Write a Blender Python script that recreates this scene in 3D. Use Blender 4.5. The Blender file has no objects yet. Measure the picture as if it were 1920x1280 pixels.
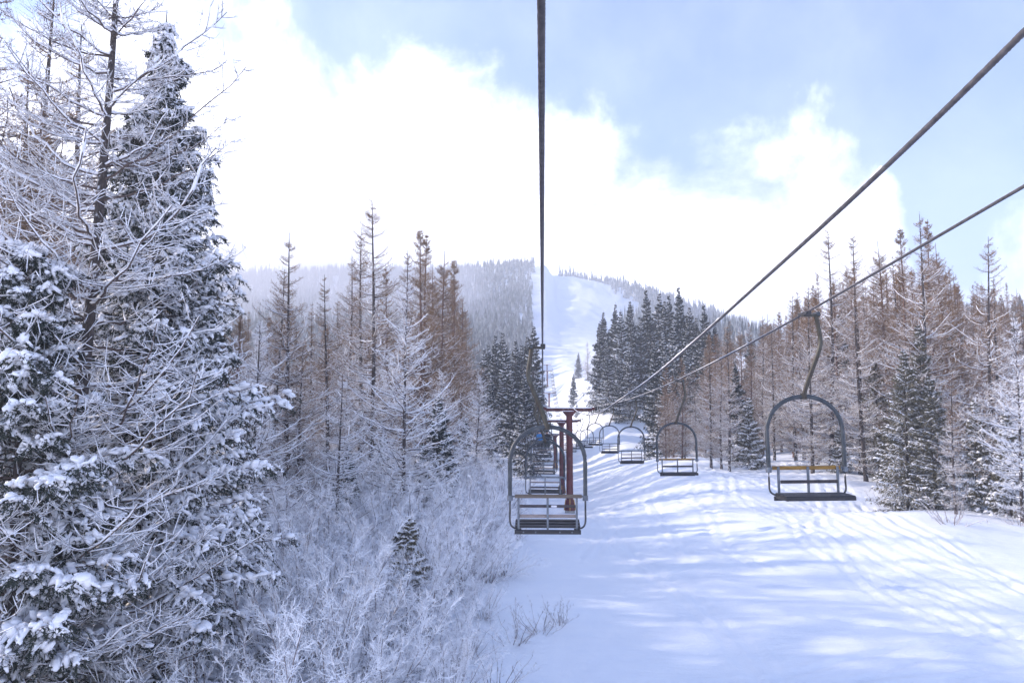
import bpy, math, random
import numpy as np
from mathutils import Vector, Matrix, Euler

R = math.radians
rnd = random.Random(7)
sc = bpy.context.scene
COL = sc.collection

# ------------------------------------------------------------------ camera
EYE = 7.0
FPX = 1493.33
cam_d = bpy.data.cameras.new('camera')
cam_d.lens = 28.0; cam_d.sensor_width = 36.0
cam_d.clip_start = 0.1; cam_d.clip_end = 9000
cam = bpy.data.objects.new('camera', cam_d)
COL.objects.link(cam)
cam.location = (0, 0, EYE)
cam.rotation_euler = (R(90 + 5.0), 0, R(2.2))
sc.camera = cam
sc.render.resolution_x = 1024; sc.render.resolution_y = 682

# ------------------------------------------------------------------ light
SUN_AZ, SUN_EL = -78.0, 25.0         # degrees from +Y (clockwise), elevation
SKY_STRENGTH = 0.13
CLOUD_LEVEL = 1.8
sun_d = bpy.data.lights.new('sun', 'SUN')
sun_d.energy = 3.3; sun_d.angle = R(0.9); sun_d.color = (1.0, 0.86, 0.74)
sun = bpy.data.objects.new('sun', sun_d); COL.objects.link(sun)
sv = Vector((math.sin(R(SUN_AZ)) * math.cos(R(SUN_EL)), math.cos(R(SUN_AZ)) * math.cos(R(SUN_EL)), math.sin(R(SUN_EL))))
sun.rotation_euler = sv.to_track_quat('Z', 'Y').to_euler()
sun.location = (-60, 20, 60)

sc.view_settings.view_transform = 'Standard'
sc.view_settings.look = 'None'
sc.view_settings.gamma = 1.0
sc.view_settings.use_curve_mapping = False
sc.view_settings.exposure = 1.15
sc.cycles.max_bounces = 8
sc.cycles.diffuse_bounces = 4
sc.cycles.volume_bounces = 1
sc.cycles.use_denoising = True

def pix(px, py):
    """direction of a photograph pixel in the world"""
    v = Vector(((px - 960) / FPX, (640 - py) / FPX, -1.0))
    return cam.rotation_euler.to_matrix() @ v

def at(px, py, y):
    d = pix(px, py); k = y / d.y
    return Vector((d.x * k, y, EYE + d.z * k))

def uof(px):
    d = pix(px, 770); return d.x / d.y

# ------------------------------------------------------------------ world sky with clouds
W = bpy.data.worlds.new('World'); sc.world = W; W.use_nodes = True
nt = W.node_tree; nt.nodes.clear()
def N(t, **kw):
    n = nt.nodes.new(t)
    for k, v in kw.items(): setattr(n, k, v)
    return n
L = lambda a, b: nt.links.new(a, b)
out = N('ShaderNodeOutputWorld')
sky = N('ShaderNodeTexSky'); sky.sky_type = 'NISHITA'; sky.sun_disc = False
sky.sun_elevation = R(SUN_EL); sky.sun_rotation = R(SUN_AZ); sky.altitude = 1500
sky.air_density = 1.0; sky.dust_density = 0.1; sky.ozone_density = 8.0
bg = N('ShaderNodeBackground'); bg.inputs[1].default_value = SKY_STRENGTH
L(sky.outputs[0], bg.inputs[0])
tc = N('ShaderNodeTexCoord')
sep = N('ShaderNodeSeparateXYZ'); L(tc.outputs['Generated'], sep.inputs[0])
def M(op, a, b=None, c=None, clamp=False):
    n = N('ShaderNodeMath', operation=op); n.use_clamp = clamp
    for i, v in enumerate((a, b, c)):
        if v is None: continue
        if isinstance(v, (int, float)): n.inputs[i].default_value = v
        else: L(v, n.inputs[i])
    return n.outputs[0]
az = M('ARCTAN2', sep.outputs[0], sep.outputs[1])
hor = M('SQRT', M('ADD', M('MULTIPLY', sep.outputs[0], sep.outputs[0]), M('MULTIPLY', sep.outputs[1], sep.outputs[1])))
el = M('ARCTAN2', sep.outputs[2], hor)
# cloud bank upper edge: elevation against azimuth
edge_pts = []
for px, py in ((-100, 60), (250, -60), (430, 0), (520, 10), (600, 45), (720, 110), (860, 115), (940, 140), (1000, 190), (1080, 200), (1140, 245), (1210, 285), (1290, 300), (1350, 300), (1400, 262), (1500, 240), (1580, 265), (1650, 330), (1705, 420), (1740, 600), (1830, 620), (1870, 470), (1960, 430)):
    d = pix(px, py)
    edge_pts.append((math.atan2(d.x, d.y), math.atan2(d.z, math.hypot(d.x, d.y))))
fc = N('ShaderNodeFloatCurve')
AZ0, AZ1, EL1 = -math.pi, math.pi, 1.0
cm = fc.mapping; cv = cm.curves[0]
pts = [((a - AZ0) / (AZ1 - AZ0), max(0.0, e / EL1)) for a, e in edge_pts]
pts = [(0.0, 0.30), (0.15, 0.22), (0.3, 0.34), (0.38, 0.42)] + pts + [(0.66, 0.3), (0.8, 0.22), (1.0, 0.30)]
cv.points[0].location = pts[0]; cv.points[1].location = pts[-1]
for p in pts[1:-1]: cv.points.new(*p)
for p in cv.points: p.handle_type = 'AUTO_CLAMPED'
cm.update()
azn = M('DIVIDE', M('SUBTRACT', az, AZ0), AZ1 - AZ0)
L(azn, fc.inputs['Value'])
edge = M('MULTIPLY', fc.outputs[0], EL1)
nz = N('ShaderNodeTexNoise'); nz.inputs['Scale'].default_value = 5.5; nz.inputs['Detail'].default_value = 9; nz.inputs['Roughness'].default_value = 0.62
nz.inputs['Distortion'].default_value = 0.35
L(tc.outputs['Generated'], nz.inputs['Vector'])
nb = N('ShaderNodeTexNoise'); nb.inputs['Scale'].default_value = 24; nb.inputs['Detail'].default_value = 8; nb.inputs['Roughness'].default_value = 0.6
L(tc.outputs['Generated'], nb.inputs['Vector'])
nsum = M('ADD', M('MULTIPLY', M('SUBTRACT', nz.outputs[0], 0.5), 0.30), M('MULTIPLY', M('SUBTRACT', nb.outputs[0], 0.5), 0.13))
dd = M('ADD', M('SUBTRACT', edge, el), nsum)
mr = N('ShaderNodeMapRange', interpolation_type='SMOOTHSTEP'); L(dd, mr.inputs[0])
mr.inputs[1].default_value = -0.05; mr.inputs[2].default_value = 0.13
# thin veil above the bank, over all of the sky
nv = N('ShaderNodeTexNoise'); nv.inputs['Scale'].default_value = 2.3; nv.inputs['Detail'].default_value = 6; nv.inputs['Roughness'].default_value = 0.55
L(tc.outputs['Generated'], nv.inputs['Vector'])
veil = N('ShaderNodeMapRange', interpolation_type='SMOOTHSTEP'); L(nv.outputs[0], veil.inputs[0])
veil.inputs[1].default_value = 0.34; veil.inputs[2].default_value = 0.72; veil.inputs[3].default_value = 0.0; veil.inputs[4].default_value = 0.14
mask = M('MAXIMUM', mr.outputs[0], veil.outputs[0])
# cloud radiance, a little greyer in its depth
cr = N('ShaderNodeMapRange'); L(nz.outputs[0], cr.inputs[0])
cr.inputs[1].default_value = 0.32; cr.inputs[2].default_value = 0.58
cr.inputs[3].default_value = 0.42; cr.inputs[4].default_value = 1.0
bc = N('ShaderNodeBackground'); bc.inputs[0].default_value = (0.85, 0.865, 1.0, 1)
L(M('MULTIPLY', cr.outputs[0], CLOUD_LEVEL), bc.inputs[1])
mx = N('ShaderNodeMixShader'); L(mask, mx.inputs[0]); L(bg.outputs[0], mx.inputs[1]); L(bc.outputs[0], mx.inputs[2])
L(mx.outputs[0], out.inputs[0])

# ------------------------------------------------------------------ materials
def new_mat(name):
    m = bpy.data.materials.new(name); m.use_nodes = True
    t = m.node_tree; p = t.nodes['Principled BSDF']
    return m, t, p
def noise(t, scale, detail=4, rough=0.55, coord='Object', stretch=None):
    c = t.nodes.new('ShaderNodeTexCoord'); n = t.nodes.new('ShaderNodeTexNoise')
    n.inputs['Scale'].default_value = scale; n.inputs['Detail'].default_value = detail; n.inputs['Roughness'].default_value = rough
    if stretch:
        mp = t.nodes.new('ShaderNodeMapping'); mp.inputs['Scale'].default_value = stretch
        t.links.new(c.outputs[coord], mp.inputs[0]); t.links.new(mp.outputs[0], n.inputs['Vector'])
    else: t.links.new(c.outputs[coord], n.inputs['Vector'])
    return n.outputs[0]
def ramp(t, fac, stops):
    r = t.nodes.new('ShaderNodeValToRGB'); e = r.color_ramp.elements
    while len(e) < len(stops): e.new(0.5)
    for el_, (p, c) in zip(e, stops): el_.position = p; el_.color = (*c, 1)
    t.links.new(fac, r.inputs[0]); return r.outputs[0]
def bump(t, p, h, strength, dist=0.02):
    b = t.nodes.new('ShaderNodeBump'); b.inputs['Strength'].default_value = strength; b.inputs['Distance'].default_value = dist
    t.links.new(h, b.inputs['Height']); t.links.new(b.outputs[0], p.inputs['Normal'])
def mix(t, f, a, b):
    n = t.nodes.new('ShaderNodeMix'); n.data_type = 'RGBA'
    for s, v in ((n.inputs[0], f), (n.inputs[6], a), (n.inputs[7], b)):
        if isinstance(v, (int, float)): s.default_value = v
        elif isinstance(v, tuple): s.default_value = (*v, 1)
        else: t.links.new(v, s)
    return n.outputs[2]
def upmask(t, lo, hi, scale, amt=0.8):
    """snow settled on faces that look up, broken by noise"""
    g = t.nodes.new('ShaderNodeNewGeometry'); s = t.nodes.new('ShaderNodeSeparateXYZ'); t.links.new(g.outputs['Normal'], s.inputs[0])
    n = noise(t, scale, 3)
    a = t.nodes.new('ShaderNodeMath'); a.operation = 'MULTIPLY_ADD'; t.links.new(n, a.inputs[0]); a.inputs[1].default_value = amt
    t.links.new(s.outputs[2], a.inputs[2])
    m = t.nodes.new('ShaderNodeMapRange'); t.links.new(a.outputs[0], m.inputs[0])
    m.inputs[1].default_value = lo; m.inputs[2].default_value = hi
    return m.outputs[0]
SNOWC = (0.88, 0.89, 0.92)
def solid(name, stops, scale, rough=0.7, bs=0.3, bd=0.01, stretch=None, metal=0.0, frost=None):
    m, t, p = new_mat(name)
    n = noise(t, scale, 6, 0.6, stretch=stretch)
    c = ramp(t, n, stops)
    if frost: c = mix(t, upmask(t, *frost), c, SNOWC)
    t.links.new(c, p.inputs['Base Color'])
    p.inputs['Roughness'].default_value = rough; p.inputs['Metallic'].default_value = metal
    if bs: bump(t, p, n, bs, bd)
    return m

MAT = {}
def snow_ground():
    m, t, p = new_mat('piste_snow')
    n1 = noise(t, 0.9, 8, 0.6); n2 = noise(t, 9.0, 6, 0.6); n3 = noise(t, 2.2, 6, 0.65, stretch=(0.35, 1.6, 1))
    c = ramp(t, n1, [(0.3, (0.82, 0.855, 0.91)), (0.7, (0.87, 0.895, 0.93))])
    t.links.new(c, p.inputs['Base Color']); p.inputs['Roughness'].default_value = 0.55
    p.inputs['Specular IOR Level'].default_value = 0.25
    a = t.nodes.new('ShaderNodeMath'); a.operation = 'MULTIPLY_ADD'; t.links.new(n2, a.inputs[0]); a.inputs[1].default_value = 0.35; t.links.new(n3, a.inputs[2])
    bump(t, p, a.outputs[0], 0.5, 0.11)
    return m
MAT['ground'] = snow_ground()
def snow_clump():
    m, t, p = new_mat('settled_snow')
    n = noise(t, 14, 5, 0.6)
    p.inputs['Base Color'].default_value = (0.88, 0.89, 0.93, 1); p.inputs['Roughness'].default_value = 0.6
    p.inputs['Specular IOR Level'].default_value = 0.2
    bump(t, p, n, 0.5, 0.04)
    return m
MAT['snow'] = snow_clump()
MAT['bark'] = solid('larch_bark', [(0.3, (0.022, 0.018, 0.017)), (0.55, (0.06, 0.046, 0.042)), (0.8, (0.14, 0.12, 0.115))], 9, 0.9, 0.9, 0.05, stretch=(2.5, 2.5, 0.8), frost=(0.52, 0.60, 7.0, 0.85))
MAT['bark_red'] = solid('sunlit_bark', [(0.3, (0.06, 0.035, 0.028)), (0.55, (0.15, 0.085, 0.065)), (0.8, (0.26, 0.19, 0.16))], 9, 0.9, 0.9, 0.03, stretch=(2.5, 2.5, 0.8))
MAT['limb'] = solid('larch_limb', [(0.3, (0.05, 0.036, 0.032)), (0.7, (0.13, 0.095, 0.085))], 6, 0.9, 0)
MAT['twig'] = solid('larch_twig', [(0.3, (0.12, 0.068, 0.033)), (0.7, (0.34, 0.20, 0.092))], 0.8, 0.9, 0)
MAT['twig_frost'] = solid('frosted_twig', [(0.35, (0.30, 0.25, 0.26)), (0.65, (0.66, 0.64, 0.68))], 2.5, 0.9, 0, frost=(0.1, 0.7, 1.0, 0.7))
MAT['shrub'] = solid('frosted_shrub_twig', [(0.36, (0.24, 0.19, 0.19)), (0.50, (0.84, 0.83, 0.85))], 1.1, 0.9, 0, frost=(0.1, 0.7, 0.8, 0.8))
MAT['shrub_bare'] = solid('bare_shrub_twig', [(0.32, (0.10, 0.075, 0.07)), (0.7, (0.25, 0.20, 0.20))], 2.0, 0.9, 0, frost=(0.5, 1.1, 0.8, 0.8))
MAT['needle'] = solid('spruce_needle', [(0.3, (0.009, 0.016, 0.014)), (0.7, (0.034, 0.048, 0.038))], 1.2, 0.8, 0)
MAT['needle_olive'] = solid('olive_needle', [(0.3, (0.050, 0.052, 0.032)), (0.7, (0.17, 0.15, 0.095))], 0.8, 0.8, 0)
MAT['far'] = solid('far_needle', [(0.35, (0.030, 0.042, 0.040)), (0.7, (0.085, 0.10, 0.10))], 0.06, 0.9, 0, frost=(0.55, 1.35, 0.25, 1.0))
MAT['steel'] = solid('grey_green_steel', [(0.32, (0.02, 0.026, 0.033)), (0.6, (0.045, 0.055, 0.066)), (0.8, (0.09, 0.09, 0.085))], 7, 0.45, 0.12, 0.004, metal=0.1)
MAT['stem'] = solid('olive_painted_steel', [(0.3, (0.03, 0.02, 0.014)), (0.55, (0.052, 0.048, 0.036)), (0.8, (0.085, 0.085, 0.075))], 8, 0.5, 0.15, 0.004, metal=0.25)
MAT['post'] = solid('galvanised_post', [(0.3, (0.08, 0.095, 0.12)), (0.7, (0.16, 0.18, 0.21))], 10, 0.5, 0.1, 0.003, metal=0.3)
MAT['thin'] = solid('dark_tube', [(0.3, (0.018, 0.02, 0.025)), (0.7, (0.06, 0.06, 0.065))], 9, 0.5, 0.1, 0.003, metal=0.3)
MAT['wood'] = solid('weathered_rail_wood', [(0.25, (0.07, 0.055, 0.045)), (0.6, (0.13, 0.105, 0.085)), (0.85, (0.19, 0.17, 0.15))], 5, 0.8, 0.4, 0.004, stretch=(1, 12, 12))
MAT['slat_pale'] = solid('pale_slat_wood', [(0.25, (0.16, 0.13, 0.12)), (0.7, (0.28, 0.24, 0.23))], 5, 0.8, 0.4, 0.004, stretch=(1, 12, 12))
MAT['yellow'] = solid('worn_yellow_paint', [(0.28, (0.10, 0.06, 0.025)), (0.5, (0.25, 0.135, 0.02)), (0.8, (0.34, 0.20, 0.04))], 5, 0.6, 0.3, 0.004, stretch=(1, 8, 8))
MAT['slat'] = solid('dark_slat_wood', [(0.3, (0.02, 0.02, 0.028)), (0.7, (0.07, 0.055, 0.06))], 5, 0.7, 0.4, 0.004, stretch=(1, 12, 12))
MAT['plank'] = solid('wet_seat_plank', [(0.3, (0.008, 0.009, 0.013)), (0.7, (0.022, 0.023, 0.03))], 5, 0.55, 0.4, 0.004, stretch=(1, 12, 12))
MAT['red'] = solid('oxide_red_paint', [(0.25, (0.045, 0.006, 0.007)), (0.6, (0.105, 0.012, 0.014)), (0.9, (0.14, 0.03, 0.028))], 2.5, 0.55, 0.15, 0.01)
MAT['dark_red'] = solid('dark_red_paint', [(0.3, (0.07, 0.010, 0.014)), (0.7, (0.13, 0.02, 0.024))], 3, 0.6, 0.1, 0.01)
MAT['pad'] = solid('yellow_foot_paint', [(0.3, (0.45, 0.26, 0.05)), (0.7, (0.62, 0.42, 0.12))], 4, 0.7, 0.2, 0.01)
MAT['rubber'] = solid('black_rubber', [(0.3, (0.015, 0.015, 0.017)), (0.7, (0.04, 0.04, 0.042))], 8, 0.6, 0)
MAT['concrete'] = solid('concrete_foot', [(0.3, (0.25, 0.24, 0.23)), (0.7, (0.36, 0.35, 0.33))], 6, 0.9, 0.4, 0.02)
MAT['rope'] = solid('steel_rope', [(0.3, (0.02, 0.018, 0.022)), (0.7, (0.085, 0.075, 0.08))], 30, 0.5, 0, metal=0.3)
MAT['rope_frost'] = solid('frosted_rope', [(0.3, (0.025, 0.024, 0.03)), (0.7, (0.095, 0.088, 0.095))], 20, 0.6, 0, frost=(0.95, 1.45, 7.0, 0.7))
MAT['white'] = solid('sticker_white', [(0.3, (0.55, 0.55, 0.6)), (0.7, (0.7, 0.7, 0.75))], 10, 0.6, 0)

# ------------------------------------------------------------------ mesh helpers
def mk(name, parts):
    """parts: list of (verts Nx3, faces Mx3 or Mx4, material, smooth) -> mesh"""
    me = bpy.data.meshes.new(name)
    mats = []; nv = 0; V = []; loops = []; starts = []; totals = []; mi = []; sm = []; ls = 0
    for v, f, m, s in parts:
        v = np.asarray(v, dtype=np.float32).reshape(-1, 3); f = np.asarray(f, dtype=np.int32)
        if len(f) == 0: continue
        if m not in mats: mats.append(m)
        k = f.shape[1]
        V.append(v); loops.append((f + nv).ravel()); nv += len(v)
        starts.append(ls + np.arange(len(f), dtype=np.int32) * k); ls += len(f) * k
        totals.append(np.full(len(f), k, dtype=np.int32))
        mi.append(np.full(len(f), mats.index(m), dtype=np.int32)); sm.append(np.full(len(f), s, dtype=bool))
    V = np.concatenate(V); loops = np.concatenate(loops); starts = np.concatenate(starts); totals = np.concatenate(totals)
    me.vertices.add(len(V)); me.vertices.foreach_set('co', V.ravel())
    me.loops.add(len(loops)); me.loops.foreach_set('vertex_index', loops)
    me.polygons.add(len(starts)); me.polygons.foreach_set('loop_start', starts); me.polygons.foreach_set('loop_total', totals)
    for m in mats: me.materials.append(MAT[m] if isinstance(m, str) else m)
    me.polygons.foreach_set('material_index', np.concatenate(mi))
    me.polygons.foreach_set('use_smooth', np.concatenate(sm))
    me.update(calc_edges=True); me.validate()
    return me

def norm(a): return a / np.maximum(np.linalg.norm(a, axis=-1, keepdims=True), 1e-9)
def tubes(P, Rr, n=3, sq=1.0, cap=False):
    """N polylines of K points -> tapering tubes"""
    P = np.asarray(P, float); Rr = np.asarray(Rr, float)
    if P.ndim == 2: P = P[None]; Rr = Rr[None]
    Nn, K, _ = P.shape
    T = np.empty_like(P); T[:, 1:-1] = P[:, 2:] - P[:, :-2]; T[:, 0] = P[:, 1] - P[:, 0]; T[:, -1] = P[:, -1] - P[:, -2]
    T = norm(T)
    mean = norm(P[:, -1] - P[:, 0])
    ref = np.where((np.abs(mean[:, 2]) > 0.93)[:, None], np.array([1.0, 0, 0]), np.array([0, 0, 1.0]))[:, None, :]
    A = norm(np.cross(T, ref)); B = np.cross(A, T)
    th = np.arange(n) / n * 2 * np.pi + np.pi / 2
    ring = P[:, :, None, :] + Rr[:, :, None, None] * (np.cos(th)[None, None, :, None] * A[:, :, None, :] + sq * np.sin(th)[None, None, :, None] * B[:, :, None, :])
    V = ring.reshape(-1, 3)
    i = np.arange(Nn)[:, None, None] * K * n + np.arange(K - 1)[None, :, None] * n
    j = np.arange(n)[None, None, :]; j2 = (j + 1) % n
    F = np.stack([i + j, i + j2, i + n + j2, i + n + j], -1).reshape(-1, 4)
    return V, F
def capped_tube(pts, rad, n=10):
    """one closed tube with capped ends"""
    V, F = tubes(pts, rad, n)
    K = len(pts)
    V = np.vstack([V, [pts[0]], [pts[-1]]]); a = len(V) - 2; b = a + 1
    j = np.arange(n); j2 = (j + 1) % n
    f1 = np.stack([np.full(n, a), np.full(n, a), j2, j], -1)[:, 1:]
    f2 = np.stack([np.full(n, b), (K - 1) * n + j, (K - 1) * n + j2], -1)
    return V, F, np.vstack([f1, f2])
def tpart(pts, rad, mat, n=10):
    if isinstance(rad, (int, float)): rad = [rad] * len(pts)
    V, F, C = capped_tube(np.array(pts, float), np.array(rad, float), n)
    return [(V, F, mat, True), (V, C, mat, False)]
def box(x0, x1, y0, y1, z0, z1, mat, bev=0.0):
    c = ((x0 + x1) / 2, (y0 + y1) / 2, (z0 + z1) / 2); h = (abs(x1 - x0) / 2, abs(y1 - y0) / 2, abs(z1 - z0) / 2)
    b = min(bev, min(h) * 0.8)
    if b <= 0:
        v = [(c[0] + sx * h[0], c[1] + sy * h[1], c[2] + sz * h[2]) for sz in (-1, 1) for sy in (-1, 1) for sx in (-1, 1)]
        f = [(0, 2, 3, 1), (4, 5, 7, 6), (0, 1, 5, 4), (2, 6, 7, 3), (0, 4, 6, 2), (1, 3, 7, 5)]
        return (v, f, mat, False)
    # chamfer along the four long (local x or z) edges: octagonal prism along the longest axis
    ax = int(np.argmax(h)); o = [i for i in range(3) if i != ax]
    ring = [(-1, -1, 1, 0), (1, -1, -1, 0), (1, -1, 0, 1), (1, 1, 0, -1), (1, 1, -1, 0), (-1, 1, 1, 0), (-1, 1, 0, -1), (-1, -1, 0, 1)]
    v = []
    for s in (-1, 1):
        for a, d, ba, bd_ in ring:
            q = [0, 0, 0]; q[ax] = c[ax] + s * h[ax]
            q[o[0]] = c[o[0]] + a * h[o[0]] + ba * b; q[o[1]] = c[o[1]] + d * h[o[1]] + bd_ * b
            v.append(q)
    v.append([c[i] if i != ax else c[i] - h[i] for i in range(3)]); v.append([c[i] if i != ax else c[i] + h[i] for i in range(3)])
    f = [(i, (i + 1) % 8, 8 + (i + 1) % 8, 8 + i) for i in range(8)]
    f = [q for q in f] + [((i + 1) % 8, i, 16, 16) for i in range(8)] + [(8 + i, 8 + (i + 1) % 8, 17, 17) for i in range(8)]
    quads = np.array([q for q in f if len(set(q)) == 4]); tri = np.array([q[:3] for q in f if len(set(q)) == 3])
    return [(v, quads, mat, False), (v, tri, mat, False)]
def flat(*ps):
    o = []
    for p in ps:
        if isinstance(p, list): o += p
        else: o.append(p)
    return o
_b = None
def ico(sub=1):
    t = (1 + 5 ** .5) / 2
    v = [(-1, t, 0), (1, t, 0), (-1, -t, 0), (1, -t, 0), (0, -1, t), (0, 1, t), (0, -1, -t), (0, 1, -t), (t, 0, -1), (t, 0, 1), (-t, 0, -1), (-t, 0, 1)]
    f = [(0, 11, 5), (0, 5, 1), (0, 1, 7), (0, 7, 10), (0, 10, 11), (1, 5, 9), (5, 11, 4), (11, 10, 2), (10, 7, 6), (7, 1, 8), (3, 9, 4), (3, 4, 2), (3, 2, 6), (3, 6, 8), (3, 8, 9), (4, 9, 5), (2, 4, 11), (6, 2, 10), (8, 6, 7), (9, 8, 1)]
    v = [np.array(p) / np.linalg.norm(p) for p in v]
    for _ in range(sub):
        c = {}; nf = []
        def mid(a, b):
            k = (min(a, b), max(a, b))
            if k not in c:
                m = v[a] + v[b]; v.append(m / np.linalg.norm(m)); c[k] = len(v) - 1
            return c[k]
        for a, b, d in f:
            x, y, z = mid(a, b), mid(b, d), mid(d, a)
            nf += [(a, x, z), (b, y, x), (d, z, y), (x, y, z)]
        f = nf
    return np.array(v), np.array(f)
ICO0 = ico(0); ICO1 = ico(1); ICO2 = ico(2)
def blobs(C, D, S, g, base=None, rough=0.18):
    """ellipsoids at C, long axis D, sizes S (N,3: along, across, up)"""
    bv, bf = base or ICO1
    n = len(C); D = norm(D)
    A = norm(np.cross(D, np.array([0, 0, 1.0]) + 1e-4)); B = np.cross(A, D)
    q = bv[None] * (1 + g.uniform(-rough, rough, (n, len(bv), 1)))
    V = C[:, None] + q[..., 0:1] * S[:, None, 0:1] * D[:, None] + q[..., 1:2] * S[:, None, 1:2] * A[:, None] + q[..., 2:3] * S[:, None, 2:3] * B[:, None]
    F = bf[None] + (np.arange(n) * len(bv))[:, None, None]
    return V.reshape(-1, 3), F.reshape(-1, 3)

def obj(name, me, parent=None, kind=None, label=None):
    o = bpy.data.objects.new(name, me); COL.objects.link(o)
    if parent is not None: o.parent = parent
    if kind: o['kind'] = kind
    if label: o['label'] = label
    return o
def tag(o, label, cat, group=None):
    o['label'] = label; o['category'] = cat
    if group: o['group'] = group
    return o
def thing(name, label, cat, loc, rz=0.0, scale=1.0, group=None):
    o = bpy.data.objects.new(name, None); COL.objects.link(o); o.empty_display_size = 0.3
    o.location = loc; o.rotation_euler = (0, 0, rz)
    o.scale = scale if isinstance(scale, (tuple, list)) else (scale,) * 3
    return tag(o, label, cat, group)

# ------------------------------------------------------------------ terrain
_perm = np.random.default_rng(3).permutation(512).astype(np.int64)
def perlin(x, y, seed=0):
    x = np.asarray(x, float) + seed * 17.31; y = np.asarray(y, float) - seed * 9.17
    xi = np.floor(x).astype(np.int64); yi = np.floor(y).astype(np.int64); xf = x - xi; yf = y - yi
    u = xf ** 3 * (xf * (xf * 6 - 15) + 10); v = yf ** 3 * (yf * (yf * 6 - 15) + 10)
    def gr(ix, iy, dx, dy):
        h = _perm[(_perm[ix & 511] + iy) & 511] * (2 * np.pi / 512)
        return np.cos(h) * dx + np.sin(h) * dy
    a = gr(xi, yi, xf, yf); b = gr(xi + 1, yi, xf - 1, yf); c = gr(xi, yi + 1, xf, yf - 1); d = gr(xi + 1, yi + 1, xf - 1, yf - 1)
    return (a + u * (b - a)) + v * ((c + u * (d - c)) - (a + u * (b - a)))
def fbm(x, y, o=4, seed=0, gain=0.5):
    s = 0; a = 1.0
    for i in range(o): s = s + a * perlin(x * 2 ** i, y * 2 ** i, seed + i); a *= gain
    return s
def sst(a, b, x):
    t = np.clip((x - a) / (b - a), 0, 1); return t * t * (3 - 2 * t)
def smooth_interp(x, xs, ys):
    xs = np.array(xs, float); ys = np.array(ys, float); x = np.clip(np.asarray(x, float), xs[0], xs[-1])
    h = np.diff(xs); d = np.diff(ys) / h; m = np.zeros(len(xs)); m[1:-1] = (d[:-1] * h[1:] + d[1:] * h[:-1]) / (h[1:] + h[:-1]); m[0] = d[0]; m[-1] = d[-1]
    i = np.clip(np.searchsorted(xs, x, side='right') - 1, 0, len(h) - 1); t = (x - xs[i]) / h[i]
    return (2*t**3 - 3*t**2 + 1) * ys[i] + (t**3 - 2*t**2 + t) * h[i] * m[i] + (-2*t**3 + 3*t**2) * ys[i+1] + (t**3 - t**2) * h[i] * m[i+1]
BY = [-300, -60, 0, 30, 55, 78, 118, 160, 226, 300, 340, 400, 600, 750, 900, 960, 1200, 1800, 4000]
BZ = [-2, -1, 0, 0, 0.2, -1.0, -1.6, 1.2, 7.0, 16, 22, 34, 76, 113, 163, 168, 150, 60, 20]
AY = [-100, 0, 30, 45, 60, 72, 85, 100, 120, 155, 200, 260, 320, 420, 4000]
AZ = [0.2, 0.2, 0.5, 1.1, 2.3, 3.3, 3.3, 2.3, 3.6, 8.0, 8.5, 7.0, 4, 0, 0]
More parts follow.
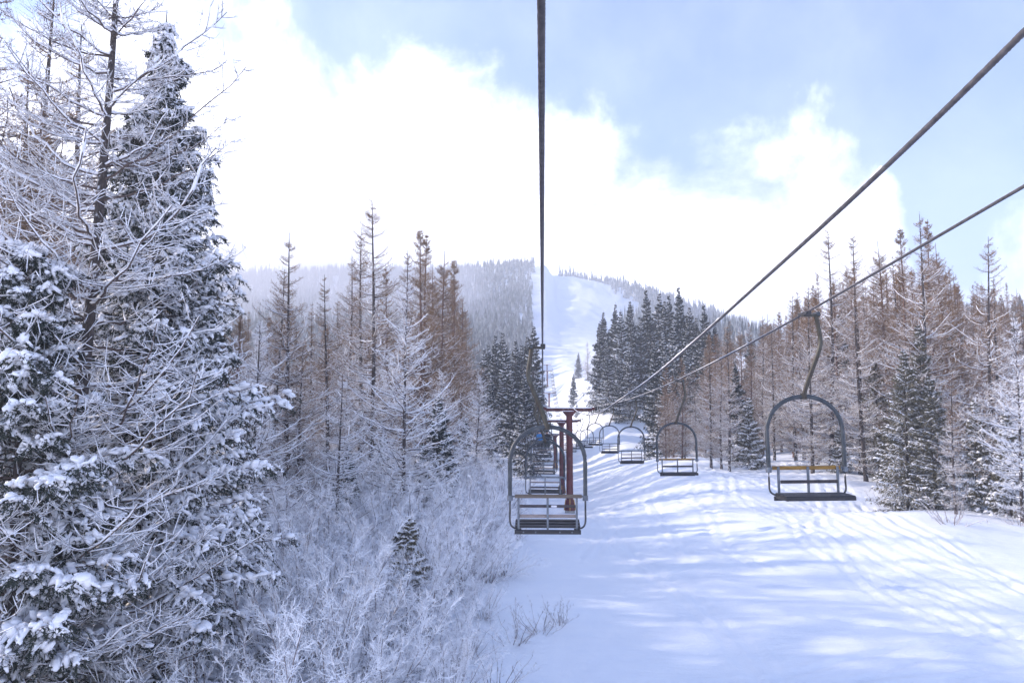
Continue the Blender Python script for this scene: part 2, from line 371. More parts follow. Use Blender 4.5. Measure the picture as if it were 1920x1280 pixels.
def H(x, y, detail=False):
    x = np.asarray(x, float); y = np.asarray(y, float)
    base = smooth_interp(y, BY, BZ)
    yy = np.maximum(y, 30); u = x / yy
    m = smooth_interp(u, [-3, -0.8, -0.35, -0.05, 0.02, 0.09, 0.19, 0.28, 0.4, 0.6, 3], [0.7, 0.85, 0.97, 1.02, 1.07, 0.99, 0.81, 0.65, 0.54, 0.46, 0.3])
    far = sst(330, 600, y)
    h = base * (1 - far) + base * m * far
    a = smooth_interp(y, AY, AZ)
    h = h + a * sst(2.0, 13.0, x)
    h = h + 0.16 * np.maximum(x - 22, 0) * sst(60, 110, y) * (1 - sst(300, 600, y)) * (1 - 0.4 * sst(60, 200, x))
    h = h - 0.9 * sst(-1.5, -9, x) * (1 - sst(35, 60, y)) + 1.6 * sst(-4, -25, x) * sst(40, 90, y)
    h = h + 0.05 * np.maximum(-x - 15, 0) * sst(80, 200, y) * (1 - sst(300, 600, y))
    # bank on the right edge of the piste
    h = h + 0.75 * np.exp(-(((x - 19 - (y - 40) * 0.25) / 4.5) ** 2) - (((y - 41) / 6.0) ** 2)) - 0.6 * np.exp(-(((x - 20) / 6) ** 2) - (((y - 49) / 3.5) ** 2))
    h = h + 0.28 * fbm(x / 9, y / 9, 2, 5) * (1 + 3 * sst(80, 200, y)) + 5 * fbm(x / 70, y / 70, 3, 9) * sst(350, 600, y)
    if detail:
        near = 1 - sst(120, 260, y)
        h = h + near * 0.035 * fbm(x / 1.6, y / 2.2, 4, 21)
        churn = sst(44, 54, y + 2.2 * fbm(x / 5, y / 5, 2, 31)) * (1 - sst(95, 120, y)) * sst(1.5, 5, x)
        foot = np.exp(-(((x - 12) / 5) ** 2) - (((y - 27) / 6) ** 2)) + 0.8 * np.exp(-(((x - 17) / 5) ** 2) - (((y - 36) / 4) ** 2))
        rough = churn * 1.0 + foot * 0.5
        nn = fbm(x / 1.3 + 0.7 * perlin(x / 2, y / 2, 44), y / 1.5, 4, 41, 0.6)
        h = h + near * 0.012 * fbm(x / 0.45, y / 0.6, 2, 71) + rough * 0.10 * (1 - np.abs(nn) * 2.2)
        g = np.random.default_rng(12)
        tr = 0
        for i in range(15):                                          # ski tracks down the piste
            a0 = g.uniform(1.5, 20); b0 = g.uniform(-0.12, 0.12); A = g.uniform(0.3, 2.2); k = g.uniform(0.12, 0.35); ph = g.uniform(0, 6.3); w = g.uniform(0.14, 0.19)
            xc = a0 + b0 * (y - 40) + A * np.sin(k * y + ph)
            slope = np.sqrt(1 + (b0 + A * k * np.cos(k * y + ph)) ** 2)
            on = sst(0, 3, y - g.uniform(5, 50)) * (1 - sst(0, 3, y - g.uniform(60, 120)))
            for off in (-0.3, 0.3):
                dd_ = (x - xc - off * slope) / slope
                tr = tr + on * (-0.05 * np.exp(-(dd_ / w) ** 2) + 0.02 * np.exp(-((np.abs(dd_) - 2.0 * w) / w) ** 2))
        for i in range(16):                                          # tracks crossing it
            y0 = g.uniform(21, 62); b0 = g.uniform(-0.8, 0.8); A = g.uniform(0.2, 1.2); k = g.uniform(0.2, 0.6); ph = g.uniform(0, 6.3); w = g.uniform(0.1, 0.2)
            yc = y0 + b0 * (x - 10) + A * np.sin(k * x + ph); slope = np.sqrt(1 + (b0 + A * k * np.cos(k * x + ph)) ** 2)
            on = sst(0, 1.5, x - g.uniform(3, 10)) * (1 - sst(0, 2, x - g.uniform(12, 24)))
            dd_ = (y - yc) / slope
            tr = tr + on * (-0.05 * np.exp(-(dd_ / w) ** 2) + 0.025 * np.exp(-((np.abs(dd_) - 2.1 * w) / w) ** 2))
        h = h + tr * sst(0.5, 2.0, x) * near
        h = h + 0.25 * fbm(x / 5, y / 5, 3, 61) * sst(3, 6, -x) * near
    return h
def Hs(x, y): return float(H(np.array([x]), np.array([y]))[0])

def build_ground():
    us = [-3.2]
    while us[-1] < 3.2:
        u = us[-1]
        if -0.02 <= u <= 0.64: du = 0.0026
        elif -0.75 <= u < -0.02: du = 0.008
        else: du = 0.008 + 0.08 * (abs(u) - 0.64)
        us.append(u + du)
    ys = [-250.0]
    while ys[-1] < 3800:
        y = ys[-1]
        if y < 14: dy = max(1.0, (14 - y) * 0.08)
        elif y < 62: dy = 0.16
        else: dy = 0.16 * (y / 62) ** 1.55
        ys.append(y + min(dy, 60))
    us = np.array(us); ys = np.array(ys)
    U, Y = np.meshgrid(us, ys); X = U * np.sqrt(Y ** 2 + 60 ** 2)
    Z = H(X, Y, True)
    r, c = X.shape
    V = np.stack([X, Y, Z], -1).reshape(-1, 3)
    i = (np.arange(r - 1)[:, None] * c + np.arange(c - 1)[None]).ravel()
    F = np.stack([i, i + 1, i + 1 + c, i + c], -1)
    o = obj('snow_ground', mk('snow_ground', [(V, F, 'ground', True)]))
    o['kind'] = 'structure'; o['label'] = 'snow covered ground with ski tracks running up to the mountain'
    return len(F)
build_ground()

# ------------------------------------------------------------------ trees
def curve_pts(base, out_, L_, a, b, s, side=None, w=None):
    """points along a branch: base (N,3), out (N,3), s (K)"""
    p = base[:, None] + L_[:, None, None] * (s[None, :, None] * out_[:, None] )
    p[..., 2] += L_[:, None] * (a[:, None] * s + b[:, None] * s ** 2)
    if w is not None: p += w[:, None, None] * (np.sin(s * 3.1)[None, :, None]) * side[:, None] * L_[:, None, None]
    return p
def sample(P, s):
    """P (N,K,3) polyline, s (N,M) in 0..1 -> points and tangents"""
    K = P.shape[1]; f = np.clip(s, 0, 0.9999) * (K - 1); i = f.astype(int); t = (f - i)[..., None]
    n = np.arange(P.shape[0])[:, None]
    a = P[n, i]; b = P[n, i + 1]
    return a + t * (b - a), norm(b - a)
def snow_on(P, Rr, g, keep, grow=1.15, add=0.008, n=4, sq=0.8, var=0.35):
    k = g.random(len(P)) < keep
    if not k.any(): return None
    P = P[k].copy(); r = Rr[k] * grow + add
    r = r * (1 + g.uniform(-var, var, r.shape)); P[..., 2] += Rr[k] * 0.55 + r * 0.45 + 0.002
    r[:, -1] *= 0.4
    V, F = tubes(P, r, n, sq)
    return (V, F, 'snow', True)
def larch(seed, h, L0, nb, Mt, Q, r0, bark='bark', twig='twig', snow_lo=0.9, snow_hi=0.1, start=0.06, lean=(0, 0), tw=0.006, Kb=7, prof_pow=1.0, up=0.5, stemK=14, snow_add=0.008, thick=1.0, lvl3=0.45):
    g = np.random.default_rng(seed)
    ts = np.linspace(0, 1, stemK)
    tp = np.stack([lean[0] * ts + 0.10 * np.sin(ts * 5 + seed), lean[1] * ts + 0.10 * np.sin(ts * 4 + 2 * seed), ts * h - 0.3 * (1 - ts)], -1)
    tr = r0 * (1 - ts) ** 0.85 + 0.012; tr[0] *= 1.25
    trunk = [(*tubes(tp, tr, 9), bark, True)]
    t = np.sort(start + (0.985 - start) * g.random(nb) ** 1.1)
    b0, _ = sample(tp[None], t[None]); b0 = b0[0]
    az_ = g.uniform(0, 2 * np.pi, nb) + np.arange(nb) * 2.4
    prof = np.interp(t, [0, 0.08, 0.22, 0.4, 0.6, 0.8, 0.92, 1.0], [0.35, 0.6, 0.95, 1.0, 0.76, 0.40, 0.17, 0.03]) ** prof_pow
    Ln = L0 * prof * g.uniform(0.55, 1.15, nb)
    out_ = np.stack([np.cos(az_), np.sin(az_), np.zeros(nb)], -1); side = np.stack([-np.sin(az_), np.cos(az_), np.zeros(nb)], -1)
    a = -0.22 + up * t + g.uniform(-0.15, 0.15, nb); b = 0.42 + g.uniform(-0.15, 0.2, nb)
    s = np.linspace(0, 1, Kb)
    P = curve_pts(b0, out_, Ln, a, b, s, side, g.uniform(-0.12, 0.12, nb))
    P[:, 1:] += g.normal(0, 0.012, P[:, 1:].shape) * Ln[:, None, None]
    rb = (0.010 + 0.0055 * Ln)[:, None] * (1 - 0.8 * s[None]) * thick + 0.002
    parts = [(*tubes(P, rb, 4), 'limb', False)]
    # second order
    s2 = np.linspace(0.12, 0.98, Mt)[None] + g.uniform(-0.03, 0.03, (nb, Mt))
    c2, t2 = sample(P, s2)
    sg = np.where((np.arange(Mt)[None] + g.integers(0, 2, (nb, 1))) % 2 == 0, 1.0, -1.0)[..., None]
    ff = g.uniform(0.35, 0.95, (nb, Mt, 1))
    d2 = norm(t2 * ff + sg * side[:, None] * 1.0 + np.array([0, 0, 1.0]) * g.uniform(-0.35, 0.25, (nb, Mt, 1)))
    l2 = (Ln[:, None] * 0.42 * (1.05 - 0.72 * s2) * g.uniform(0.4, 1.2, (nb, Mt)) + 0.06).ravel()
    c2 = c2.reshape(-1, 3); d2 = d2.reshape(-1, 3)
    s3 = np.linspace(0, 1, 4)
    P2 = curve_pts(c2, d2, l2, np.full(len(l2), -0.1) , g.uniform(0.1, 0.5, len(l2)), s3)
    P2[:, 1:] += g.normal(0, 0.02, P2[:, 1:].shape) * l2[:, None, None]
    tmat2 = np.repeat(t, Mt)
    r2 = ((tw * 0.8 + 0.004 * l2) * (1 - 0.45 * tmat2))[:, None] * (1 - 0.7 * s3[None]) * thick
    lowm = tmat2 < 0.5
    parts.append((*tubes(P2, r2, 3), twig, False))
    # third order
    n2 = len(l2)
    s4 = g.uniform(0.15, 1.0, (n2, Q)); c3, t3 = sample(P2, s4)
    d3 = norm(t3 * 0.8 + g.normal(0, 0.75, (n2, Q, 3)) + np.array([0, 0, 0.05]))
    l3 = (l2[:, None] * lvl3 * g.uniform(0.4, 1.1, (n2, Q)) + 0.03).ravel(); c3 = c3.reshape(-1, 3); d3 = d3.reshape(-1, 3)
    s5 = np.array([0, 0.55, 1.0]); P3 = curve_pts(c3, d3, l3, np.zeros(len(l3)), g.uniform(-0.1, 0.4, len(l3)), s5)
    r3 = (tw * (1 - 0.45 * np.repeat(tmat2, Q)))[:, None] * np.array([0.9, 0.75, 0.3])[None] * thick
    parts.append((*tubes(P3, r3, 3), twig, False))
    sn = []
    for PP, RR, tt, ad in ((P, rb, t, snow_add), (P2, r2, tmat2, snow_add * 0.6), (P3, r3, np.repeat(tmat2, Q), snow_add * 0.35)):
        kp = snow_lo + (snow_hi - snow_lo) * np.clip((tt - 0.25) / 0.6, 0, 1)
        x = snow_on(PP, RR, g, kp, add=ad, n=4 if PP is P else 3)
        if x: sn.append(x)
    return trunk, parts, sn

def spruce(seed, h, Rw, lev, per, Mt, Q, nbl, r0, needle='needle', fine=0, bl=0.09, bw=0.016, snow_keep=0.8, snow_s=1.0, start=0.04, base=None, droop=0.5, Kb=6, power=0.85, spread=0.9, shoot=0.10, gap=0.0, snow_top=1.0):
    g = np.random.default_rng(seed)
    ts = np.linspace(0, 1, 12); tp = np.stack([0.05 * np.sin(ts * 4), 0.05 * np.cos(ts * 3) - 0.05, ts * h - 0.3 * (1 - ts)], -1)
    trunk = [(*tubes(tp, r0 * (1 - ts) + 0.01, 8), 'bark', True)]
    nb = lev * per
    t = start + (0.99 - start) * ((np.repeat(np.arange(lev), per) + g.uniform(-0.35, 0.35, nb)) / lev)
    t = np.clip(t, start, 0.995)
    if gap > 0:
        k = g.random(nb) > gap; t = t[k]; nb = len(t)
    b0, _ = sample(tp[None], t[None]); b0 = b0[0]
    az_ = g.uniform(0, 2 * np.pi, nb)
    lvl_j = 1 + 0.28 * np.sin(t * 61 + seed) * np.sin(t * 23)
    Ln = Rw * np.clip(1 - t, 0.015, 1) ** power * g.uniform(0.68, 1.12, nb) * lvl_j * np.interp(t, [0, 0.12, 1], [0.85, 1, 1])
    out_ = np.stack([np.cos(az_), np.sin(az_), np.zeros(nb)], -1); side = np.stack([-np.sin(az_), np.cos(az_), np.zeros(nb)], -1)
    a = 0.05 - droop * 1.4 * (1 - t) + 0.5 * t; b = 0.28 * (1 - t) + 0.05 * g.uniform(-1, 1, nb)
    s = np.linspace(0, 1, Kb); P = curve_pts(b0, out_, Ln, a, b, s, side, g.uniform(-0.1, 0.1, nb))
    rb = (0.006 + 0.008 * Ln)[:, None] * (1 - 0.85 * s[None])
    limbs = [(*tubes(P, rb, 4), 'limb', False)]
    s2 = np.linspace(0.14, 1.0, Mt)[None] + g.uniform(-0.03, 0.03, (nb, Mt)); c2, t2 = sample(P, s2)
    sg = np.where((np.arange(Mt)[None] + g.integers(0, 2, (nb, 1))) % 2 == 0, 1.0, -1.0)[..., None]
    d2 = norm(t2 * g.uniform(0.5, 1.0, (nb, Mt, 1)) + sg * side[:, None] * spread + np.array([0, 0, -1.0]) * g.uniform(0.05, 0.55, (nb, Mt, 1)))
    l2 = np.minimum(Ln[:, None] * 0.36, 0.85) * (1.1 - 0.75 * s2) * g.uniform(0.55, 1.15, (nb, Mt)) + 0.05
    l2 = l2.ravel(); c2 = c2.reshape(-1, 3); d2 = d2.reshape(-1, 3)
    szb = np.repeat(np.repeat(np.clip(0.25 + Ln * 0.9, 0.25, 1.0), Mt), Q)[:, None, None]
    s3 = np.linspace(0, 1, 4); P2 = curve_pts(c2, d2, l2, np.full(len(l2), -0.05), np.full(len(l2), -0.25), s3)
    limbs.append((*tubes(P2, (0.006 + 0.003 * l2)[:, None] * (1 - 0.7 * s3[None]), 3), 'limb', False))
    n2 = len(l2)
    s4 = np.linspace(0.15, 1.0, Q)[None] + g.uniform(-0.05, 0.05, (n2, Q)); c3, t3 = sample(P2, np.clip(s4, 0, 1))
    d3 = norm(t3 * 0.9 + g.normal(0, 0.45, (n2, Q, 3)) + np.array([0, 0, -0.35])); c3 = c3.reshape(-1, 3); d3 = d3.reshape(-1, 3)
    n3 = len(c3)
    # needles: blades fanned along each shoot
    f = g.uniform(0, 1, (n3, nbl, 1)); org = c3[:, None] + d3[:, None] * f * shoot * szb
    dn = norm(d3[:, None] * 0.9 + g.normal(0, 0.55, (n3, nbl, 3)))
    lb = bl * g.uniform(0.7, 1.3, (n3, nbl, 1)) * szb; wd = norm(np.cross(dn, g.normal(0, 1, (n3, nbl, 3)))) * bw * np.sqrt(szb)
    V = np.stack([org - wd, org + wd, org + dn * lb], 2).reshape(-1, 3)
    F = np.arange(len(V)).reshape(-1, 3)
    leaves = [(V, F, needle, False)]
    sn = []
    tt2 = np.repeat(t, Mt)
    k = g.random(n2) < snow_keep * np.where(tt2 > 0.85, snow_top, 1.0)
    C = (P2[k, 1] + P2[k, 2]) / 2; D = P2[k, 3] - P2[k, 0]
    ls = l2[k]; hh = np.minimum(0.035 + 0.075 * g.random(len(ls)), 0.4 * ls + 0.02) * snow_s
    C[:, 2] += hh * 0.55 + 0.012
    if fine: hh = hh * 0.42; C[:, 2] -= hh * 0.4
    S = np.stack([ls * 0.46 + 0.02, hh * g.uniform(0.8, 1.5, len(ls)), hh * g.uniform(0.5, 0.8, len(ls))], -1)
    sn.append((*blobs(C, D, S, g, base), 'snow', True))
    if fine:
        Pk = P2[k]; lk = ls
        sj = g.uniform(0.1, 1.02, (len(Pk), fine)); cj, tj = sample(Pk, sj); cj = cj.reshape(-1, 3); tj = tj.reshape(-1, 3)
        hj = g.uniform(0.02, 0.055, len(cj)) * snow_s * g.choice([0.7, 1.0, 1.5], len(cj), p=[0.5, 0.35, 0.15])
        cj = cj + g.normal(0, 0.03, cj.shape) * np.array([1, 1, 0.3]); cj[:, 2] += hj * 0.4 + 0.015
        dj = norm(tj + g.normal(0, 0.7, tj.shape) + np.array([0, 0, -0.3]))
        sn.append((*blobs(cj, dj, np.stack([hj * g.uniform(1.2, 2.6, len(cj)), hj, hj * 0.75], -1), g, ICO0), 'snow', True))
    nm_ = 26 if fine else 5; lf = 0.035 if fine else 0.12
    k1 = g.random((nb, nm_)) < snow_keep; ss = np.tile(np.linspace(0.3, 0.97, nm_), (nb, 1)) + g.uniform(-0.05, 0.05, (nb, nm_)); c, tt = sample(P, ss)
    C = c[k1]; D = tt[k1]; LL = np.repeat(Ln[:, None], nm_, 1)[k1]
    if fine: C = C + g.normal(0, 0.075, C.shape) * np.array([1, 1, 0.4]); D = norm(D + g.normal(0, 0.5, D.shape))
    hh = ((0.022 + 0.013 * LL) if fine else (0.03 + 0.03 * LL)) * g.uniform(0.6, 1.7, len(C)) * snow_s; C = C + np.array([0, 0, 1.0]) * (hh * 0.5 + 0.015)[:, None]
    sn.append((*blobs(C, D, np.stack([LL * lf + 0.03, hh * 1.25, hh * 0.75], -1), g, base), 'snow', True))
    return trunk, limbs, leaves, sn

def shrub(seed, h, nst, Mt, Q, mat='shrub', r0=0.012, r3=0.006, spread=0.9, low=0.0):
    g = np.random.default_rng(seed)
    az_ = g.uniform(0, 2 * np.pi, nst); tilt = g.uniform(0.05, spread, nst)
    b0 = np.stack([np.cos(az_) * 0.35 * g.random(nst), np.sin(az_) * 0.35 * g.random(nst), np.full(nst, -0.15)], -1)
    out_ = np.stack([np.cos(az_) * np.sin(tilt), np.sin(az_) * np.sin(tilt), np.cos(tilt)], -1)
    Ln = h * g.uniform(0.55, 1.1, nst); s = np.linspace(0, 1, 6)
    side = np.stack([-np.sin(az_), np.cos(az_), np.zeros(nst)], -1)
    P = curve_pts(b0, out_, Ln, np.zeros(nst), -0.12 * tilt, s, side, g.uniform(-0.15, 0.15, nst))
    P[:, 1:] += g.normal(0, 0.015, P[:, 1:].shape) * Ln[:, None, None]
    stems = [(*tubes(P, (r0 * 1.35 * (1 + 0.2 * Ln))[:, None] * (1 - 0.75 * s[None]), 4), 'shrub_bare', False)]
    s2 = np.linspace(0.12 + low, 1.0, Mt)[None] + g.uniform(-0.03, 0.03, (nst, Mt)); c2, t2 = sample(P, s2)
    d2 = norm(t2 * 0.75 + g.normal(0, 0.6, (nst, Mt, 3))); l2 = (Ln[:, None] * 0.19 * (1.1 - 0.7 * s2) * g.uniform(0.5, 1.2, (nst, Mt))).ravel()
    c2 = c2.reshape(-1, 3); d2 = d2.reshape(-1, 3); s3 = np.linspace(0, 1, 4)
    P2 = curve_pts(c2, d2, l2, np.zeros(len(l2)), g.uniform(-0.1, 0.3, len(l2)), s3)
    tw = [(*tubes(P2, np.full(len(l2), r0 * 0.62)[:, None] * (1 - 0.5 * s3[None]), 3), mat, False)]
    n2 = len(l2); s4 = g.uniform(0.1, 1.0, (n2, Q)); c3, t3 = sample(P2, s4)
    d3 = norm(t3 * 0.9 + g.normal(0, 0.6, (n2, Q, 3))); l3 = (l2[:, None] * 0.5 * g.uniform(0.4, 1.1, (n2, Q)) + 0.04).ravel()
    P3 = curve_pts(c3.reshape(-1, 3), d3.reshape(-1, 3), l3, np.zeros(len(l3)), g.uniform(-0.1, 0.3, len(l3)), np.array([0, 0.5, 1.0]))
    tw.append((*tubes(P3, np.full(len(l3), r3)[:, None] * np.array([1, 0.9, 0.5])[None], 3), mat, False))
    return stems, tw

def mesh_of(name, parts): return mk(name, parts)
def proto_larch(name, *a, **k):
    tr, cr, sn = larch(*a, **k)
    return {'kind': 'larch', 'h': a[1], 'parts': [('trunk', mk(name + '_trunk', tr), None), ('crown', mk(name + '_crown', cr), 'stuff')] + ([('snow_load', mk(name + '_snow', sn), 'stuff')] if sn else [])}
def proto_spruce(name, *a, **k):
    tr, li, le, sn = spruce(*a, **k)
    return {'kind': 'spruce', 'h': a[1], 'parts': [('trunk', mk(name + '_trunk', tr), None), ('crown', mk(name + '_crown', li + le), 'stuff'), ('snow_load', mk(name + '_snow', sn), 'stuff')]}
def proto_single(name, kind, h, parts): return {'kind': kind, 'h': h, 'single': mk(name, parts)}
def put(proto, name, x, y, label, cat, group=None, rz=None, s=1.0, h=None, z=None, wide=1.0):
    if rz is None: rz = rnd.uniform(0, 6.28)
    z = Hs(x, y) if z is None else z
    if h is not None: s = h / proto['h']
    scl = (s * wide, s * wide, s)
    if 'single' in proto:
        o = obj(name, proto['single']); o.location = (x, y, z); o.rotation_euler = (0, 0, rz); o.scale = scl
        return tag(o, label, cat, group)
    t = thing(name, label, cat, (x, y, z), rz, scl, group)
    if y > 20: t.rotation_euler = (rnd.gauss(0, 0.014), rnd.gauss(0, 0.014), rz)
    for nm, me, kind in proto['parts']: obj(nm, me, t, kind)
    return t

# --- the big snowy trees close on the left
hero_l = proto_larch('hero_larch', 11, 20.5, 3.9, 160, 22, 6, 0.175, twig='limb', snow_lo=0.97, snow_hi=0.45, start=0.10, lean=(0.65, 0.0), tw=0.0048, Kb=10, snow_add=0.016, stemK=22, up=0.55, lvl3=0.42, prof_pow=0.95)
b = at(150, 1000, 16)
put(hero_l, 'larch_tree', b.x - 0.35, 16, 'tall bare larch with long upcurved snowy branches beside the lift line', 'larch', rz=0.0)
hero_s = proto_spruce('hero_spruce', 21, 17.8, 4.3, 48, 9, 15, 5, 8, 0.2, fine=6, bl=0.085, bw=0.012, snow_keep=0.74, snow_s=0.9, droop=0.42, Kb=8, power=0.97, shoot=0.16, snow_top=0.5)
b = at(280, 640, 18.5)
put(hero_s, 'spruce_tree', b.x, 18.5, 'large dense snow laden spruce directly behind the big bare larch', 'spruce')
hero_s2 = proto_spruce('near_spruce', 22, 11.2, 3.3, 32, 8, 15, 5, 8, 0.17, fine=6, bl=0.085, bw=0.013, snow_keep=0.75, snow_s=1.0, droop=0.45, Kb=8, power=0.7, shoot=0.16)
b = at(40, 640, 14.5)
put(hero_s2, 'spruce_tree', b.x, 14.5, 'wide snow heaped spruce cut by the left edge of the view', 'spruce')
put(hero_s2, 'spruce_tree', -14.2, 21.5, 'snowy spruce standing behind the wide snow heaped one at the left edge', 'spruce', rz=2.2, h=9.5)

# --- mid distance kinds
LA = [proto_larch('larch_%d' % i, 40 + i, 17.0, [3.0, 2.5, 2.8, 2.2][i], [150, 135, 165, 120][i], 12, 5, 0.16, snow_lo=0.72, snow_hi=[0.05, 0.04, 0.10, 0.02][i], tw=0.0075, Kb=6, thick=1.1, snow_add=0.012, lvl3=0.5, up=0.40) for i in range(4)]
LB = [proto_larch('larch_brown_%d' % i, 60 + i, 16.0, [2.3, 2.0, 2.5][i], [160, 145, 170][i], 11, 7, 0.14, bark='bark_red', snow_lo=0.26, snow_hi=0.0, tw=0.0085, Kb=5, thick=1.1, snow_add=0.010, lvl3=0.65, up=0.5) for i in range(3)]
LS = [proto_larch('larch_snowy_%d' % i, 70 + i, 15.0, [3.6, 3.2][i], [120, 110][i], 12, 4, 0.13, twig='twig_frost', snow_lo=0.9, snow_hi=0.3, tw=0.007, Kb=7, thick=1.25, snow_add=0.018, lvl3=0.5, up=0.5) for i in range(2)]
SP = [proto_spruce('spruce_%d' % i, 80 + i, 15.0, [2.9, 2.6, 3.2][i], 36, 7, 10, 3, 4, 0.15, bl=0.26, bw=0.04, snow_keep=[0.7, 0.55, 0.85][i], snow_s=[1.0, 0.9, 1.2][i], base=ICO0, shoot=0.18, droop=0.4, gap=0.2, power=1.0) for i in range(3)]
SO = [proto_spruce('snow_spruce_%d' % i, 90 + i, 8.0, 2.1, 24, 7, 11, 3, 5, 0.10, needle='needle_olive', bl=0.17, bw=0.022, snow_keep=0.8, snow_s=1.1, base=ICO0, shoot=0.16, droop=0.35) for i in range(2)]
SH = [proto_single('frost_shrub_%d' % i, 'shrub', 3.0, sum(shrub(100 + i, 3.0, 34, 11, 5), [])) for i in range(0)]
SB = [proto_spruce('bushy_spruce_%d' % i, 95 + i, 15.0, [3.3, 2.9][i], 40, 8, 11, 3, 6, 0.16, needle='needle_olive', bl=0.20, bw=0.022, snow_keep=[0.8, 0.65][i], snow_s=0.6, base=ICO0, shoot=0.2, droop=0.3, gap=0.35, power=0.9) for i in range(2)]
def proto_shrub(name, *a, **k):
    st, tw = shrub(*a, **k)
    return {'kind': 'shrub', 'h': a[1], 'parts': [('stems', mk(name + '_stems', st), 'stuff'), ('twigs', mk(name + '_twigs', tw), 'stuff')]}
SH = [proto_shrub('frost_shrub_%d' % i, 100 + i, 3.0, [30, 24, 34][i], [18, 20, 16][i], [9, 10, 8][i], r0=0.0085, r3=0.0048, spread=[1.0, 0.8, 1.2][i], low=0.28) for i in range(3)]
SHB = [proto_shrub('bare_shrub_%d' % i, 110 + i, 1.6, 12, 7, 4, 'shrub_bare', r0=0.008, r3=0.004, spread=1.1) for i in range(2)]

def by_top(proto, name, px, py, y, label, cat, group=None, wide=1.0, rz=None):
    p = at(px, py, y); z = Hs(p.x, y)
    return put(proto, name, p.x, y, label, cat, group, h=max(2.0, p.z - z), z=z, wide=wide, rz=rz)

# left stand, told apart one by one
G_L = 'bare larches in the stand left of the lift'
left = [
 (LA[0], 703, 368, 52, 'tallest bare larch of the stand left of the lift, with a dark straight trunk'),
 (LA[1], 680, 428, 58, 'slender bare larch just left of the tallest one'),
 (LA[2], 655, 478, 64, 'reddish larch leaning in behind the tallest one on its left side'),
 (LB[0], 792, 430, 62, 'double topped brown larch right of the tallest one'),
 (LB[1], 803, 436, 64, 'second stem of the double topped brown larch'),
 (LB[2], 832, 470, 68, 'rust brown larch at the right of the double topped one'),
 (LB[0], 850, 486, 72, 'rust brown larch sloping down to the dark spruces on the left side'),
 (LS[0], 757, 520, 42, 'snowy branched larch in front of the brown larches'),
 (LA[3], 622, 515, 44, 'small topped larch with snow on every branch left of the slender one'),
 (LA[2], 545, 436, 40, 'bare larch standing right beside the big snow laden spruce'),
 (LA[1], 520, 505, 46, 'shorter dark larch touching the big snow laden spruce'),
 (LA[3], 592, 566, 66, 'thin lone larch pole before the misty mountain'),
 (LB[1], 735, 500, 66, 'thin brown larch between the tallest and the double topped larch'),
 (LB[2], 868, 560, 80, 'last rust brown larch before the dark spruces left of the lift'),
]
for p_, px, py, y, lab in left: by_top(p_, 'larch_tree', px, py, y, lab, 'larch', G_L)
for px, py, y in ((640, 560, 74), (760, 470, 72), (815, 500, 78), (842, 520, 84), (775, 560, 84), (705, 560, 80), (668, 560, 90), (880, 590, 92), (720, 590, 96), (607, 620, 84), (570, 640, 90), (800, 580, 96), (855, 600, 100), (540, 560, 75), (500, 590, 70)):
    by_top(rnd.choice(LB + LA[:2]), 'larch_tree', px, py, y, 'bare brown larch deep inside the stand left of the lift', 'larch', 'bare brown larches deep in the left stand')
for px, py, y, lab in ((640, 700, 36, 'snow covered larch low in front of the left stand'), (830, 690, 50, 'snow covered larch under the rust brown ones'), (480, 600, 34, 'snow covered larch reaching out beside the big spruce'), (890, 700, 56, 'frosted larch nearest the left dark spruces')):
    by_top(LS[rnd.randrange(2)], 'larch_tree', px, py, y, lab, 'larch', G_L, wide=1.1)
# young spruces among the frosted shrubs
for px, py, y, lab in ((820, 735, 46, 'young snow loaded spruce under the brown larches'), (765, 960, 27, 'lone small dark spruce among the frosted shrubs'), (1000, 0, 0, '')):
    if lab: by_top(SP[2] if y != 27 else SO[0], 'spruce_tree', px, py, y, lab, 'spruce', 'young spruces among the frosted shrubs', wide=1.25)
for px, py, y in ((650, 830, 40), (720, 800, 50), (870, 780, 60), (560, 780, 45)):
    by_top(SO[rnd.randrange(2)] if y < 35 else SP[2], 'spruce_tree', px, py, y, 'small snowed in spruce half hidden in the left understorey', 'spruce', 'small spruces in the left understorey', wide=1.2)

# dark spruces left and right of the lift further up
for px, py, y in ((905, 648, 128), (917, 640, 135), (930, 622, 130), (944, 616, 138), (955, 640, 126), (966, 632, 140), (977, 640, 130), (987, 624, 136), (998, 606, 128), (940, 690, 112), (962, 690, 108), (985, 690, 104), (920, 700, 110), (1000, 700, 118), (893, 690, 125)):
    by_top(SP[rnd.choice((0, 1, 1))], 'spruce_tree', px, py, y, 'dark spruce in the clump at the left foot of the misty slope', 'spruce', 'dark spruces clumped left of the lift', wide=1.0)
rs = [(1122, 602, 152), (1133, 580, 156), (1150, 566, 160), (1168, 580, 150), (1183, 560, 158), (1200, 590, 150), (1215, 538, 156), (1232, 545, 160), (1244, 560, 150), (1256, 548, 154), (1277, 533, 150), (1262, 600, 142), (1292, 572, 146), (1305, 590, 140), (1322, 566, 138), (1180, 640, 140), (1140, 640, 146), (1160, 660, 138), (1225, 640, 138), (1240, 620, 134), (1290, 640, 132), (1340, 600, 145), (1365, 610, 150)]
for i, (px, py, y) in enumerate(rs):
    lab = 'dark spruce in the clump right of the open slope'
    if px == 1277: lab = 'tallest dark spruce of the clump right of the open slope'
    by_top(SP[(0, 1, 1, 2)[i % 4]], 'spruce_tree', px, py, y, lab, 'spruce', 'dark spruces clumped right of the open slope')
by_top(SP[1], 'spruce_tree', 1228, 630, 108, 'near dark spruce standing apart before the right hand clump', 'spruce', wide=1.0)
by_top(SP[0], 'spruce_tree', 1246, 660, 104, 'dark spruce rising beside the cables before the right hand clump', 'spruce', wide=1.0)
by_top(SP[1], 'spruce_tree', 1075, 700, 190, 'lone small spruce in the middle of the upper piste', 'spruce', wide=1.25)
